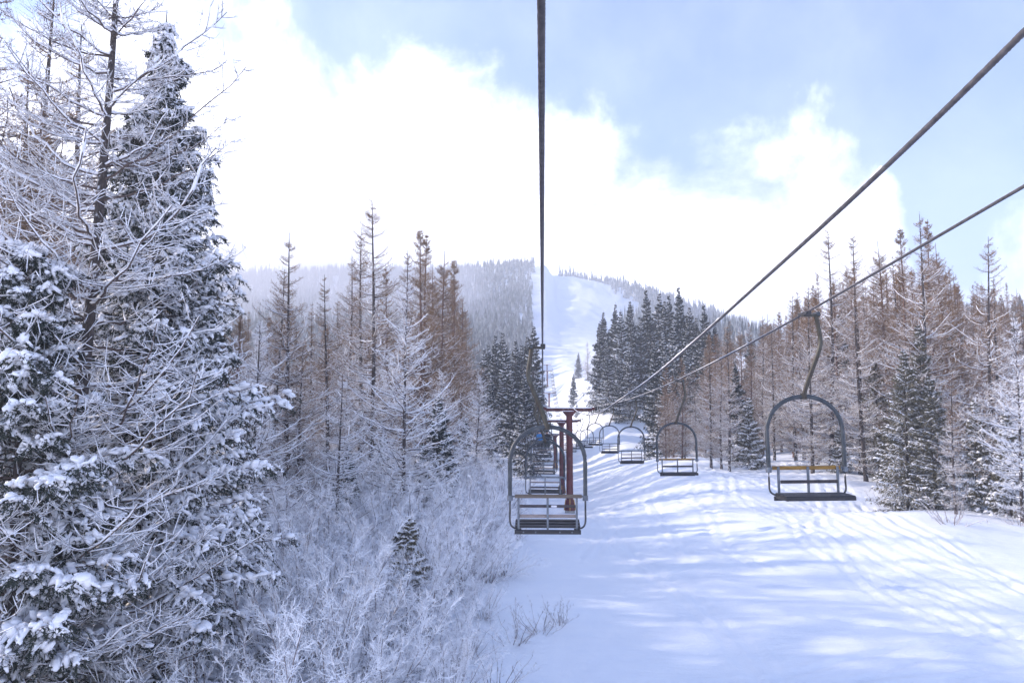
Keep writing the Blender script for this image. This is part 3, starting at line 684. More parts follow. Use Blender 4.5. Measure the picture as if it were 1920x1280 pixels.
by_top(SP[1], 'spruce_tree', 1084, 660, 262, 'lone small spruce on the crest of the upper piste', 'spruce', wide=1.3)
by_top(SP[2], 'spruce_tree', 1081, 755, 170, 'tiny snowed in spruce just above the red tower crossarm', 'spruce', wide=1.2)
by_top(LA[0], 'larch_tree', 1101, 640, 240, 'lone bare larch on the right side of the piste crest', 'larch')

# right side, told apart
G_R = 'tall bare larches at the right edge of the piste'
right = [
 (LA[0], 1546, 428, 64, 'bare larch whose trunk stands behind the nearest downhill chair'),
 (LA[1], 1596, 440, 60, 'narrow bare larch right of the nearest downhill chair'),
 (LB[2], 1655, 448, 66, 'bare larch top between the narrow larch and the tallest right clump'),
 (LB[0], 1697, 428, 56, 'left top of the tallest larch clump on the right'),
 (LA[2], 1722, 398, 53, 'tallest larch of the right hand stand'),
 (LB[1], 1742, 410, 56, 'brown larch directly right of the tallest one in the right hand stand'),
 (LB[2], 1768, 455, 60, 'brown larch sloping off the right side of the tallest clump'),
 (LA[0], 1840, 445, 46, 'lone topped dark larch near the right edge of the view'),
 (LA[3], 1500, 545, 72, 'slim larch seen through the arch of the nearest downhill chair'),
 (LB[1], 1482, 558, 78, 'slim brown larch left of the nearest hanger arm'),
 (LA[3], 1606, 500, 56, 'thin snowy pole larch beside the narrow bare larch'),
 (LA[1], 1328, 625, 66, 'single straight trunk larch between the second and nearest downhill chairs'),
 (LS[1], 1900, 590, 42, 'snow crusted larch at the right edge beyond the bank'),
 (LA[3], 1862, 520, 52, 'thin larch right of the lone topped dark larch'),
 (LA[3], 1780, 690, 43, 'low snow crusted larch in front of the right hand stand'),
]
for p_, px, py, y, lab in right: by_top(p_, 'larch_tree', px, py, y, lab, 'larch', G_R)
for p_, px, py, y, lab, wd in (
 (SO[0], 1402, 742, 66, 'snowy spruce between the two nearest downhill chairs', 1.0),
 (SO[1], 1572, 785, 60, 'small snowy spruce behind the nearest downhill chair seat', 1.05),
 (SB[0], 1690, 650, 48, 'broad snow dusted spruce under the tallest right hand larches', 1.05),
 (SB[1], 1722, 600, 52, 'olive green spruce rising inside the right hand larches', 0.9),
 (SB[0], 1745, 700, 47, 'dark snow dusted spruce at the foot of the right hand larches', 1.3),
 (SO[1], 1885, 760, 44, 'pale snowy spruce at the right edge behind the bank', 0.9),
 (SB[1], 1640, 660, 58, 'olive spruce left of the broad snow dusted one', 1.0),
 (SO[1], 1820, 740, 46, 'snowy spruce before the lone topped dark larch', 0.8)):
    by_top(p_, 'spruce_tree', px, py, y, lab, 'spruce', 'spruces at the right edge of the piste', wide=wd)
for px, py, y, s_ in ((1780, 860, 40, 1), (1500, 830, 64, 1), (1420, 820, 68, 1), (1655, 880, 50, 1), (1905, 830, 41, 1)):
    p = at(px, py, y); put(SHB[rnd.randrange(2)], 'shrub', p.x, y, 'small bare shrub poking from the snow along the right tree edge', 'shrub', 'bare shrubs along the right tree edge', s=rnd.uniform(0.9, 1.5))

# forest fill
ORD = ['first', 'second', 'third', 'fourth', 'fifth', 'sixth', 'seventh', 'eighth', 'ninth', 'tenth', 'eleventh', 'twelfth', 'thirteenth', 'fourteenth', 'fifteenth', 'sixteenth', 'seventeenth', 'eighteenth', 'nineteenth', 'twentieth', 'twenty-first', 'twenty-second', 'twenty-third', 'twenty-fourth', 'twenty-fifth']
def relabel(start, fmt, key, rows=None):
    obs = [o for o in bpy.data.objects if o.get('label', '') == start]
    groups = {}
    for o in obs: groups.setdefault(rows(o) if rows else '', []).append(o)
    for rw, os_ in groups.items():
        for i, o in enumerate(sorted(os_, key=key)):
            if i < len(ORD): o['label'] = fmt % (ORD[i], rw) if rows else fmt % ORD[i]
azim = lambda o: o.location.x / o.location.y
relabel('dark spruce in the clump at the left foot of the misty slope', "dark spruce left of the lift, %s from it in the clump's %s", lambda o: -azim(o), lambda o: 'front row' if o.location.y < 120 else 'back row')
relabel('dark spruce in the clump right of the open slope', "dark spruce right of the slope, %s from it in the clump's %s", azim, lambda o: 'front row' if o.location.y < 145 else 'back row')
relabel('small snowed in spruce half hidden in the left understorey', 'small snowed in spruce in the left understorey, %s from the big spruce', azim)
relabel('bare brown larch deep inside the stand left of the lift', 'bare brown larch deep in the left stand, %s from the big spruce', azim)
relabel('small bare shrub poking from the snow along the right tree edge', 'small bare shrub at the right tree edge, %s from the lift', azim)
def px_of(x, y): return 1018 + FPX * x / y
def r_label(kind, x, y, h):
    px = px_of(x, y)
    where = next(t for lim, t in ((1262, 'above the second downhill chair'), (1330, 'left of the single straight trunk larch'), (1432, 'between the two nearest downhill chairs'), (1520, 'behind the nearest downhill chair'), (1590, 'just right of the nearest downhill hanger'), (1680, 'between the nearest downhill chair and the tallest clump'), (1790, 'around the tallest right hand clump'), (1880, 'around the lone topped dark larch'), (1e9, 'at the right edge of the view')) if px < lim)
    row = 'front row' if y < 85 else 'middle' if y < 125 else 'back'
    size = 'short' if h < 10 else 'middling' if h < 14 else 'tall'
    return '%s %s in %s, %s' % (size, kind, row, where)
def s_label(x, y, h):
    px = px_of(x, y)
    where = next(t for lim, t in ((520, 'behind the big spruce'), (640, 'right beside the big spruce'), (760, 'under the snowy larches'), (860, 'under the double topped larch'), (940, 'left of the nearest uphill chair'), (1e9, 'below the uphill chairs')) if px < lim)
    row = "low in the thicket" if y < 22 else "in front of the thicket" if y < 32 else "amid the thicket" if y < 46 else "at the thicket's back"
    size = 'low' if h < 2.0 else 'middling' if h < 3.0 else 'tall'
    return '%s frosted shrub %s, %s' % (size, row, where)
placed = []
def far_enough(x, y, d):
    for a, b_ in placed:
        if (a - x) ** 2 + (b_ - y) ** 2 < d * d: return False
    placed.append((x, y)); return True
nL = 0
g = random.Random(5)
def top_line(px, table):
    return float(np.interp(px, [a for a, _ in table], [b_ for _, b_ in table]))
# right hillside of larches: silhouette from the photograph limits how tall each may be
RT = [(1195, 690), (1240, 660), (1290, 640), (1330, 610), (1380, 600), (1430, 590), (1470, 570), (1520, 520), (1600, 500), (1700, 480), (1780, 500), (1830, 520), (1880, 535), (1960, 540), (2400, 480)]
tries = 0
while nL < 215 and tries < 6000:
    tries += 1
    px = g.uniform(1200, 2080); y = 58 + 112 * g.random() ** 0.9
    p = at(px, 770, y); x = p.x
    if x < np.interp(y, [55, 62, 75, 100, 170], [20, 13, 11.5, 14.5, 19]): continue
    if y < 60 and x < 24: continue
    if not far_enough(x, y, 1.6 if y < 100 else 2.3): continue
    z = Hs(x, y); d = at(px, top_line(px, RT) + g.uniform(0, 60) + (0 if y < 120 else -8), y)
    h = d.z - z
    if h < 5: continue
    h = min(h, 21)
    dark = px < 1330 and y > 100
    pr = g.choice(SP) if (dark or g.random() < 0.10) else g.choice(LB + LB + LA)
    if pr['kind'] == 'spruce': put(pr, 'spruce_tree', x, y, r_label('spruce', x, y, h), 'spruce', 'spruces scattered on the right hillside', h=h * 0.8, z=z)
    else: put(pr, 'larch_tree', x, y, r_label('bare brown larch', x, y, h), 'larch', 'bare brown larches on the right hillside', h=h, z=z)
    nL += 1
# left forest behind the big trees
for px, py, y, lab in ((18, -60, 27, 'bare larch cut by the left edge behind the snow heaped spruce'), (88, -30, 29, 'bare larch just left of the big one, its crown cut by the top edge'), (150, 40, 35, 'thin bare larch close behind the left side of the big larch'), (52, 110, 40, 'brown bare larch low between the two left edge larches'), (-30, -20, 25, 'outermost bare larch at the left edge')):
    by_top(rnd.choice(LA), 'larch_tree', px, py, y, lab, 'larch', 'bare larches behind the big left trees', wide=1.2)
nF = 0; tries = 0
LT = [(-400, 80), (0, 60), (120, 80), (200, 250), (300, 350), (430, 520), (470, 560), (560, 600), (700, 600), (880, 640)]
while nF < 62 and tries < 4000:
    tries += 1
    px = g.uniform(-300, 880); y = g.uniform(24, 100)
    x = at(px, 770, y).x
    if y < 34 and px > 330: continue
    if y < 60 and px > 600: continue
    if not far_enough(x, y, 2.4): continue
    z = Hs(x, y); h = min(19, at(px, top_line(px, LT) + g.uniform(0, 70), y).z - z)
    if h < 5: continue
    pr = g.choice(LA + LB + [LS[0], SP[0], SP[2]]) if px < 400 else g.choice(LA + LB + [LS[0]])
    kd = pr['kind']
    put(pr, kd + '_tree', x, y, ('bare larch' if kd == 'larch' else 'snow dusted spruce') + (' in the forest behind the big trees at the left' if px < 450 else ' at the back of the stand left of the lift'), kd, kd + (' forest behind the big left trees' if px < 450 else ' trees at the back of the left stand'), h=h, z=z)
    nF += 1


relabel('bare larch at the back of the stand left of the lift', 'bare larch at the back of the left stand, %s from the big spruce', azim)
# frosted shrubs left of the piste
shp = []; tries = 0
while len(shp) < 135 and tries < 8000:
    tries += 1
    y = 15.5 + 60 * g.random() ** 1.25; px = g.uniform(420, 1010)
    x = at(px, 900, y).x
    lim = np.interp(y, [15, 22, 30, 45, 60, 80], [-2.3, -1.7, -1.5, -0.9, -1.1, -2.6])
    if x > lim or x < lim - 14: continue
    if any((a - x) ** 2 + (b_ - y) ** 2 < 1.9 for a, b_ in shp): continue
    shp.append((x, y))
    near_edge = x > lim - 1.6
    h = g.uniform(1.2, 2.2) if near_edge else g.uniform(2.6, 4.6) + 1.2 * sst(3, 8, lim - x)
    put(SH[g.randrange(3)], 'frosted_shrub', x, y, s_label(x, y, h).replace('thicket', 'piste edge row') if near_edge else s_label(x, y, h), 'shrub', 'frosted shrubs along the piste edge' if near_edge else 'frosted shrubs of the thicket', h=h)
for px, py, y, h, lab in ((1015, 1165, 26, 1.3, 'thin bare twigs leaning out over the snow below the nearest chair'), (1048, 1140, 27, 1.1, 'slanting bare twig bush farthest out on the piste snow'), (965, 1180, 25, 1.5, 'dark twigged bush at the corner of the thicket'), (930, 1260, 21, 1.4, 'bare bush at the bottom of the thicket')):
    p = at(px, py, y); put(SHB[g.randrange(2)], 'shrub', p.x, y, lab, 'shrub', 'bare bushes at the piste edge', h=h)
for x, y, h in ((-7.6, 11.5, 2.6), (-8.4, 12.6, 3.2)):
    put(SH[g.randrange(3)], 'frosted_shrub', x, y, 'frosted shrub below the wide spruce at the bottom left corner', 'shrub', 'frosted shrubs below the wide left spruce', h=h)

relabel('bare larch in the forest behind the big trees at the left', "bare larch behind the big left trees, %s from the left in the forest's %s", azim, lambda o: 'front' if o.location.y < 45 else 'middle' if o.location.y < 72 else 'back')
relabel('snow dusted spruce in the forest behind the big trees at the left', "snow dusted spruce behind the big left trees, %s from the left in the forest's %s", azim, lambda o: 'front' if o.location.y < 50 else 'back')
_same = {}
for o in bpy.data.objects:
    if o.get('category') in ('larch', 'spruce', 'shrub'): _same.setdefault(o['label'], []).append(o)
for lb, os_ in _same.items():
    if len(os_) > 1 and len(lb.split()) <= 14:
        for i, o in enumerate(sorted(os_, key=azim)):
            if i < len(ORD): o['label'] = lb + ', ' + ORD[i] + ' rightward'

# ------------------------------------------------------------------ far forest on the mountain
def far_forest():
    g = np.random.default_rng(77)
    n = 30000
    y = np.sqrt(g.uniform(250 ** 2, 1010 ** 2, n)); u = g.uniform(-0.75, 0.8, n)
    x = u * y
    wob = 0.012 * perlin(y / 40, y * 0, 3)
    lo = -0.012 + wob
    hi = np.interp(y, [250, 400, 700, 760, 815, 835, 1010], [0.075, 0.085, 0.105, 0.12, 0.125, 0.088, 0.088]) + wob
    clear = (u > lo) & (u < hi) & ~((y > 905) & (u > 0.022))
    glade = (perlin(x / 60, y / 90, 8) > 0.42) & (y < 900)
    keep = ~clear & ~glade & (g.random(n) < np.interp(y, [250, 400, 1010], [0.5, 0.72, 0.95]))
    crest = (np.abs(y - 925) < 25) & (u > -0.02) & (u < 0.02)
    keep &= ~crest
    x = x[keep]; y = y[keep]; n = len(x); z = H(x, y)
    hgt = g.uniform(8, 19, n) * (0.85 + 0.3 * perlin(x / 30, y / 30, 12)); r = hgt * g.uniform(0.11, 0.17, n)
    vmax = np.interp(1018 + FPX * x / y, [580, 1000, 1150, 1300, 1440, 1600, 1900], [0.19, 0.19, 0.172, 0.145, 0.113, 0.12, 0.15])
    ok = (y > 800) | ((z + hgt - EYE) / y < vmax - 0.004)
    x, y, z, hgt, r = x[ok], y[ok], z[ok], hgt[ok], r[ok]; n = len(x)
    Vs = []; Fs = []; nv = 0
    X, Y, Z, HG, RD = x, y, z, hgt, r
    for sel, m, tiers in ((Y > 520, 6, ((0.04, 0.48, 1.0), (0.32, 0.76, 0.72), (0.6, 1.0, 0.42))),
                          (Y <= 520, 12, ((0.02, 0.30, 1.15), (0.15, 0.44, 1.05), (0.28, 0.58, 0.9), (0.42, 0.70, 0.74), (0.55, 0.82, 0.55), (0.68, 0.92, 0.38), (0.8, 1.0, 0.22)))):
      x, y, z, hgt, r = X[sel], Y[sel], Z[sel], HG[sel], RD[sel]; n = len(x)
      for (z0, z1, k0) in tiers:
        th = np.arange(m) / m * 2 * np.pi
        star = np.where(np.arange(m) % 2 == 0, 1.0, 0.5)[None] if m == 12 else 1.0
        ang = th[None] + g.uniform(0, 6.28, (n, 1)); rr = (r * k0)[:, None] * g.uniform(0.6, 1.25, (n, m)) * star
        zz = (z + hgt * z0)[:, None] + hgt[:, None] * g.uniform(-0.05, 0.05, (n, m))
        ring = np.stack([x[:, None] + np.cos(ang) * rr, y[:, None] + np.sin(ang) * rr, zz], -1)
        tip = np.stack([x, y, z + hgt * z1], -1)[:, None]
        V = np.concatenate([ring, tip], 1); Vs.append(V.reshape(-1, 3))
        b_ = (np.arange(n) * (m + 1))[:, None]; j = np.arange(m)[None]
        F = np.stack([b_ + j, b_ + (j + 1) % m, np.broadcast_to(b_ + m, (n, m))], -1).reshape(-1, 3) + nv
        Fs.append(F); nv += n * (m + 1)
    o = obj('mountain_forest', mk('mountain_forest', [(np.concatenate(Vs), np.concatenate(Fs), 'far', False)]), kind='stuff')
    o['label'] = 'hazy spruce forest covering the mountain ridges'
far_forest()

# ------------------------------------------------------------------ lift
XL, XR, XC = 0.0, 3.65, 1.82
LYs = [-14, -6, 2.3, 11.4, 22, 33, 43.5, 55, 66, 78, 98, 118, 140, 160, 226, 300, 400, 600, 750, 900, 940]
LZs = [2.6, 1.75, 1.2, 0.93, 0.33, 0.08, 0.14, 0.32, -0.35, -0.75, -2.3, -3.2, -2.6, -0.9, 5.3, 15.3]
LZs += [Hs(0, y_) - EYE + 6.8 for y_ in (400, 600, 750, 900, 940)]
RYs = [-14, 0, 6, 11.1, 21.7, 32.8, 43.2, 55] + LYs[8:]
RZs = [3.2, 2.1, 1.70, 1.36, 0.84, 0.52, 0.38, 0.32] + LZs[8:]
def rope_z(y, right): return EYE + smooth_interp(y, RYs if right else LYs, RZs if right else LZs)
CYs = [-14, 0, 3, 7.5, 13, 19.8, 24, 29.5, 38, 47, 55]
CZs = [3.3, 1.85, 1.42, 1.0, 0.58, 0.22, 0.0, -0.12, -0.10, 0.15, 0.62]
def cable_z(y): return EYE + smooth_interp(y, CYs, CZs)
def rope(name, x0, zf, ya, yb, y_fine0, y_fine1, r, mat, label, lobes=6, step=0.012):
    ys = [ya]
    while ys[-1] < yb:
        y = ys[-1]
        ys.append(y + (step if y_fine0 <= y < y_fine1 else (0.15 if y < y_fine1 else min(6, 0.02 * y))))
    ys = np.array(ys); P = np.stack([np.full(len(ys), x0), ys, zf(ys)], -1)
    n = 18; th = np.arange(n) / n * 2 * np.pi
    tw = ys / 0.17 * 2 * np.pi
    rad = r * (0.82 + 0.27 * np.abs(np.cos((th[None] + tw[:, None]) * lobes / 2)))
    T = norm(np.gradient(P, axis=0)); A = norm(np.cross(T, [0, 0, 1.0])); B = np.cross(A, T)
    V = (P[:, None] + rad[..., None] * (np.cos(th)[None, :, None] * A[:, None] + np.sin(th)[None, :, None] * B[:, None])).reshape(-1, 3)
    i = (np.arange(len(ys) - 1)[:, None] * n); j = np.arange(n)[None]
    F = np.stack([i + j, i + (j + 1) % n, i + n + (j + 1) % n, i + n + j], -1).reshape(-1, 4)
    return tag(obj(name, mk(name, [(V, F, mat, True)])), label, 'cable')
rope('haul_rope', XL, lambda y: rope_z(y, False), -12, 935, 1.2, 9, 0.0125, 'rope', 'dark twisted steel haul rope running straight overhead on the uphill side')
rope('haul_rope', XR, lambda y: rope_z(y, True), -12, 935, 4.5, 15, 0.0145, 'rope_frost', 'twisted steel haul rope carrying the downhill chairs on the right')
rope('signal_cable', XC, cable_z, -12, 54.9, 2.2, 9, 0.0135, 'rope_frost', 'frosted cable without chairs sagging down to the middle of the red tower', lobes=8)
g2 = np.random.default_rng(9)
# clinging frost lumps on the signal cable
n = 130; yy = np.sort(g2.uniform(4, 52, n)); C = np.stack([np.full(n, XC), yy, cable_z(yy) + 0.014], -1)
D = np.stack([np.zeros(n), np.ones(n), np.gradient(cable_z(yy), yy)], -1); S = np.stack([g2.uniform(0.02, 0.16, n), g2.uniform(0.008, 0.016, n), g2.uniform(0.008, 0.022, n)], -1)
sc_ = [o for o in bpy.data.objects if o.name.startswith('signal_cable')][0]
obj('frost_lumps', mk('frost_lumps', [(*blobs(C, D, S, g2), 'snow', True)]), sc_, 'stuff')

def rime(parent, x0, zf, ya, yb, r, seed):
    g = np.random.default_rng(seed); ys = np.arange(ya, yb, 0.12)
    P = np.stack([np.full(len(ys), x0) + g.normal(0, 0.001, len(ys)), ys, zf(ys) + r * 0.8], -1)
    rr = r * (0.75 + 0.3 * fbm(ys / 0.9, ys * 0, 3, seed) + g.uniform(-0.12, 0.2, len(ys))) * sst(0, 5, ys - ya)
    V, F = tubes(P, np.clip(rr, 0.001, 1), 6, 0.8)
    obj('rime_crust', mk('rime_crust', [(V, F, 'snow', True)]), parent, 'stuff')
rime(sc_, XC, cable_z, 6, 54.8, 0.017, 31)
rime([o for o in bpy.data.objects if o.get('label', '').startswith('twisted steel haul rope')][0], XR, lambda y: rope_z(y, True), 10, 70, 0.016, 32)

# --- chair, one of each kind
def smooth_path(pts, k=4):
    pts = np.array(pts, float); t = np.arange(len(pts)); T = np.linspace(0, len(pts) - 1, (len(pts) - 1) * k + 1)
    return np.stack([smooth_interp(T, t, pts[:, i]) for i in range(3)], -1)
HW = 0.53
def chair_meshes(rail_mat, slat1, slat2, lift=0.0):
    Mx = {}
    Mx['grip'] = [('grip', flat(box(-0.20, 0.035, -0.045, 0.045, -0.035, 0.0, 'stem', 0.01), box(-0.03, 0.04, -0.14, 0.14, -0.02, 0.028, 'thin', 0.008), tpart([(-0.16, -0.07, 0.0), (-0.16, 0.07, 0.0)], 0.03, 'steel', 8)))]
    st = smooth_path([(-0.155, 0, -0.02), (-0.185, 0, -0.22), (-0.205, 0, -0.38), (-0.175, 0, -0.52), (-0.06, 0, -0.80), (0.02, 0, -1.0), (0.065, 0, -1.16)], 4)
    rr = np.interp(np.linspace(0, 1, len(st)), [0, 0.3, 1], [0.030, 0.032, 0.033])
    Mx['hanger_arm'] = [('hanger_arm', tpart(st, list(rr), 'stem', 8))]
    cx = 0.065; top = -1.14
    arch = []
    for a in np.linspace(0, math.pi, 21):
        arch.append((cx - HW * math.cos(a) * 1.0, 0, top - 0.50 + 0.50 * math.sin(a) ** 0.92 if 0 < a < math.pi else top - 0.50))
    pts = [(cx - HW, 0.02, -2.14), (cx - HW, 0.015, -1.9)] + arch + [(cx + HW, 0.015, -1.9), (cx + HW, 0.02, -2.14)]
    Mx['bail'] = [('bail', tpart(pts, 0.030, 'steel', 10))]
    Mx['collar'] = [('collar', tpart([(cx, 0, top - 0.04), (cx, 0, top + 0.045)], 0.045, 'stem', 10))]
    def side(s):
        x = cx + s * HW
        p = smooth_path([(x, 0.02, -2.10), (x, 0.02, -2.30), (x, 0.03, -2.46 + lift * 0.7), (x - s * 0.03, 0.04, -2.535 + lift), (x - s * 0.10, 0.05, -2.565 + lift), (x - s * 0.16, 0.05, -2.57 + lift)], 3)
        return tpart(p, 0.013, 'thin', 8)
    Mx['side_tube'] = [('side_tube', side(-1)), ('side_tube', side(1))]
    Mx['clamp'] = [('clamp', tpart([(cx + s * HW, 0.02, -2.17), (cx + s * HW, 0.02, -2.10)], 0.040, 'post', 10)) for s in (-1, 1)]
    yb = 0.02
    Mx['top_rail'] = [('top_rail', flat(box(cx - HW + 0.07, cx + HW - 0.05, yb - 0.02, yb + 0.015, -2.135, -2.085, rail_mat, 0.008), tpart([(cx - HW, yb, -2.125), (cx - HW + 0.03, yb, -2.115), (cx - HW + 0.08, yb, -2.11)], 0.014, 'post', 8), tpart([(cx + HW, yb, -2.115), (cx + HW - 0.06, yb, -2.11)], 0.014, 'post', 8)))]
    Mx['back_post'] = [('back_post', flat(box(cx + dx - 0.015, cx + dx + 0.015, yb + 0.018, yb + 0.048, -2.575 + lift, -2.09, 'post', 0.004))) for dx in (-0.41, 0.0, 0.41)]
    Mx['slat'] = [('slat', flat(box(cx - 0.395, cx + 0.395, yb + 0.05, yb + 0.072, -2.275, -2.235, slat1, 0.006))),
                  ('slat', flat(box(cx - 0.395, cx + 0.395, yb + 0.05, yb + 0.072, -2.415, -2.37, slat2, 0.006)))]
    if lift: Mx['slat'] = [('slat', flat(box(cx - 0.395, cx + 0.395, yb + 0.05, yb + 0.072, -2.315, -2.27, slat1, 0.006)))]
    Mx['seat_plank'] = [('seat_plank', flat(box(cx - 0.46, cx + 0.46, yb + 0.03 + i * 0.135, yb + 0.155 + i * 0.135, -2.555 + lift + i * (0.022 - lift * 0.3), -2.525 + lift + i * (0.022 - lift * 0.3), 'plank', 0.006))) for i in range(3)]
    Mx['seat_frame'] = [('seat_frame', flat(box(cx - 0.465, cx + 0.465, yb - 0.02, yb + 0.02, -2.635 + lift, -2.575 + lift, 'plank', 0.006), box(cx - 0.465, cx + 0.465, yb + 0.40, yb + 0.43, -2.57 + lift * 0.7, -2.52 + lift * 0.7, 'plank', 0.006),
                       box(cx - 0.45, cx - 0.42, yb + 0.02, yb + 0.40, -2.60 + lift, -2.56 + lift, 'thin', 0.004), box(cx + 0.42, cx + 0.45, yb + 0.02, yb + 0.40, -2.60 + lift, -2.56 + lift, 'thin', 0.004)))]
    Mx['bolt'] = [('bolt', tpart([(cx + dx, yb - 0.034, -2.605 + lift), (cx + dx, yb - 0.018, -2.605 + lift)], 0.012, 'post', 6)) for dx in (-0.34, -0.17, 0.17, 0.34)]
    return [(nm, mk(nm, p)) for v in Mx.values() for nm, p in v], [q for v in Mx.values() for _, p in v for q in p]
CH_WOOD, flatW = chair_meshes('wood', 'slat', 'slat_pale')
CH_YEL, flatY = chair_meshes('yellow', 'slat', 'slat', 0.085)
CH_GREY, flatG = chair_meshes('post', 'slat_pale', 'slat')
CH_FAR = mk('chair_far', flatG)
ord_ = ['nearest', 'second', 'third', 'fourth', 'fifth', 'sixth', 'seventh', 'eighth', 'ninth', 'tenth']
swing = random.Random(3)
LCH = [11.35, 22.0, 33.0, 43.7, 54.3] + [54.3 + 11 * k for k in range(1, 24)]
RCH = [11.15, 21.8, 32.9, 43.6, 54.6] + [54.6 + 11 * k for k in range(1, 24)]
RIDER_CHAIR = 4
for right_, ys in ((False, LCH), (True, RCH)):
    for i, y in enumerate(ys):
        x = XR if right_ else XL; z = float(rope_z(np.array([y]), right_)[0])
        way = 'downhill' if right_ else 'uphill'
        rz = math.pi if right_ else 0.0
        extra = {(False, 0): 'with a weathered brown top rail', (False, 1): 'seen through the arch of the nearest', (True, 0): 'with a bright yellow top rail', (True, 1): 'with a dull yellow top rail'}.get((right_, i), 'in the row of empty chairs' if i != RIDER_CHAIR or right_ else 'carrying the two riders')
        grp = ('downhill' if right_ else 'uphill') + ' chairs of the lift'
        if i < 9:
            lab = '%s chair on the %s side of the lift, %s' % (ord_[i], way, extra)
            t = thing('lift_chair', lab, 'lift chair', (x, y, z - 0.013), rz, 1.0, grp)
            t.rotation_euler = (swing.uniform(-0.03, 0.03), swing.uniform(-0.015, 0.015), rz + (R(5) if (right_ and i == 0) else swing.uniform(-0.04, 0.04)))
            if not right_ and i == 0: t.rotation_euler = (0, R(0), R(0.5))
            src = CH_WOOD if not right_ and i in (0, 2) else (CH_YEL if right_ and i < 2 else CH_GREY)
            for nm, me in src: obj(nm, me, t)
        else:
            o = obj('lift_chair', CH_FAR); o.location = (x, y, z - 0.013); o.rotation_euler = (0, 0, rz)
            tag(o, 'tiny far chair beyond the red towers on the %s side' % way, 'lift chair', 'tiny far %s chairs' % way)
# sticker on the nearest uphill chair's dark slat
st_ = mk('maker_plate', flat(box(0.075 + 0.04, 0.075 + 0.12, 0.062, 0.0685, -2.268, -2.242, 'white', 0)))
near_chair = [o for o in bpy.data.objects if o.get('label', '').startswith('nearest chair on the uphill')][0]
obj('plate', st_, near_chair)

# --- towers
def tower_parts(hp, detail=True):
    P = []
    P.append(('pole', flat(tpart([(0, 0, 0.0), (0, 0, hp * 0.5), (0, 0, hp - 0.55)], [0.24, 0.225, 0.215], 'red', 24)), None))
    cap = tpart([(0, 0, hp - 0.56), (0, 0, hp - 0.30), (0, 0, hp - 0.27)], [0.22, 0.44, 0.44], 'red', 4 if False else 16)
    P.append(('head_flare', cap, None))
    P.append(('cap_plate', flat(box(-0.47, 0.47, -0.30, 0.30, hp - 0.27, hp - 0.235, 'red', 0.0)), None))
    arm = flat(box(-1.55, 1.55, -0.09, 0.09, hp - 0.05, hp - 0.02, 'red'), box(-1.55, 1.55, -0.09, 0.09, hp - 0.232, hp - 0.20, 'red'), box(-1.55, 1.55, -0.015, 0.015, hp - 0.20, hp - 0.05, 'dark_red'))
    for dx in (-1.2, -0.6, 0.6, 1.2): arm += flat(box(dx - 0.012, dx + 0.012, -0.085, 0.085, hp - 0.20, hp - 0.05, 'dark_red'))
    P.append(('crossarm', arm, None))
    for s in (-1, 1):
        P.append(('sheave_bracket', flat(box(s * 1.55, s * 1.72, -0.10, 0.10, hp - 0.16, hp + 0.04, 'dark_red', 0.01), box(s * 1.70, s * 1.74, -0.75, 0.75, hp - 0.10, hp + 0.0, 'red', 0.01)), None))
        for dy in (-0.62, -0.21, 0.21, 0.62):
            P.append(('sheave', tpart([(s * 1.78, dy, hp - 0.06), (s * 1.86, dy, hp - 0.06)], 0.14, 'rubber', 14), None))
    P.append(('foot', flat(box(-0.33, 0.33, -0.33, 0.33, -0.2, 0.16, 'concrete', 0.0)), None))
    # gusset plates, red faces with yellow edges
    fv = []
    for a in range(4):
        c, s_ = math.cos(a * math.pi / 2), math.sin(a * math.pi / 2)
        q = [(0.26, -0.02, 0.17), (0.42, -0.02, 0.17), (0.30, -0.02, 0.95), (0.26, -0.02, 0.95)]
        v = [(x, y + d, z) for d in (0, 0.04) for x, y, z in q]; v = [(x * c - y * s_, x * s_ + y * c, z) for x, y, z in v]
        fv.append((v, [(0, 1, 2, 3), (7, 6, 5, 4), (0, 4, 5, 1), (1, 5, 6, 2), (2, 6, 7, 3), (3, 7, 4, 0)], 'pad', False))
        P.append(('gusset', [fv[-1]], None))
    P.append(('foot_sleeve', tpart([(0, 0, 0.165), (0, 0, 0.85)], [0.36, 0.285], 'red', 4 * 5), None))
    g = np.random.default_rng(int(hp * 10))
    n = 26; C = np.stack([np.linspace(-1.5, 1.5, n), g.uniform(-0.01, 0.01, n), np.full(n, hp + 0.0)], -1)
    S = np.stack([np.full(n, 0.13), np.full(n, 0.085), g.uniform(0.03, 0.075, n)], -1)
    P.append(('snow_cap', [(*blobs(C, np.tile([1.0, 0, 0], (n, 1)), S, g, ICO1, 0.08), 'snow', True)], 'stuff'))
    C = np.stack([g.uniform(-0.38, 0.38, 10), g.choice([-0.2, 0.2], 10), np.full(10, hp - 0.225)], -1)
    P.append(('snow_cap', [(*blobs(C, np.tile([1.0, 0, 0], (10, 1)), np.stack([np.full(10, 0.14), np.full(10, 0.09), np.full(10, 0.04)], -1), g), 'snow', True)], 'stuff'))
    return [(nm, mk('tower_' + nm, p), k) for nm, p, k in P]
TW = [(55, 'nearest red steel tower with snow on its crossarm and yellow foot'), (78, 'second red tower close behind the nearest one'), (118, 'third red tower half hidden by the uphill chairs'), (226, 'far red tower above the nearest crossarm'), (300, 'farther red tower just below the piste crest'), (322, 'topmost red tower at the piste crest')]
for i, (y, lab) in enumerate(TW):
    topz = float(rope_z(np.array([y]), False)[0]) - 0.10
    gz = Hs(XC, y) + 0.02; hp = topz - gz
    if i == 5: topz += 0.0
    t = thing('lift_tower', lab, 'lift tower', (XC, y, gz), 0, 1.0, 'red towers of the lift')
    for nm, me, k in tower_parts(max(hp, 3.0)): obj(nm, me, t, k)
print('towers', [round(float(rope_z(np.array([y]), False)[0]) - Hs(XC, y), 1) for y, _ in TW])

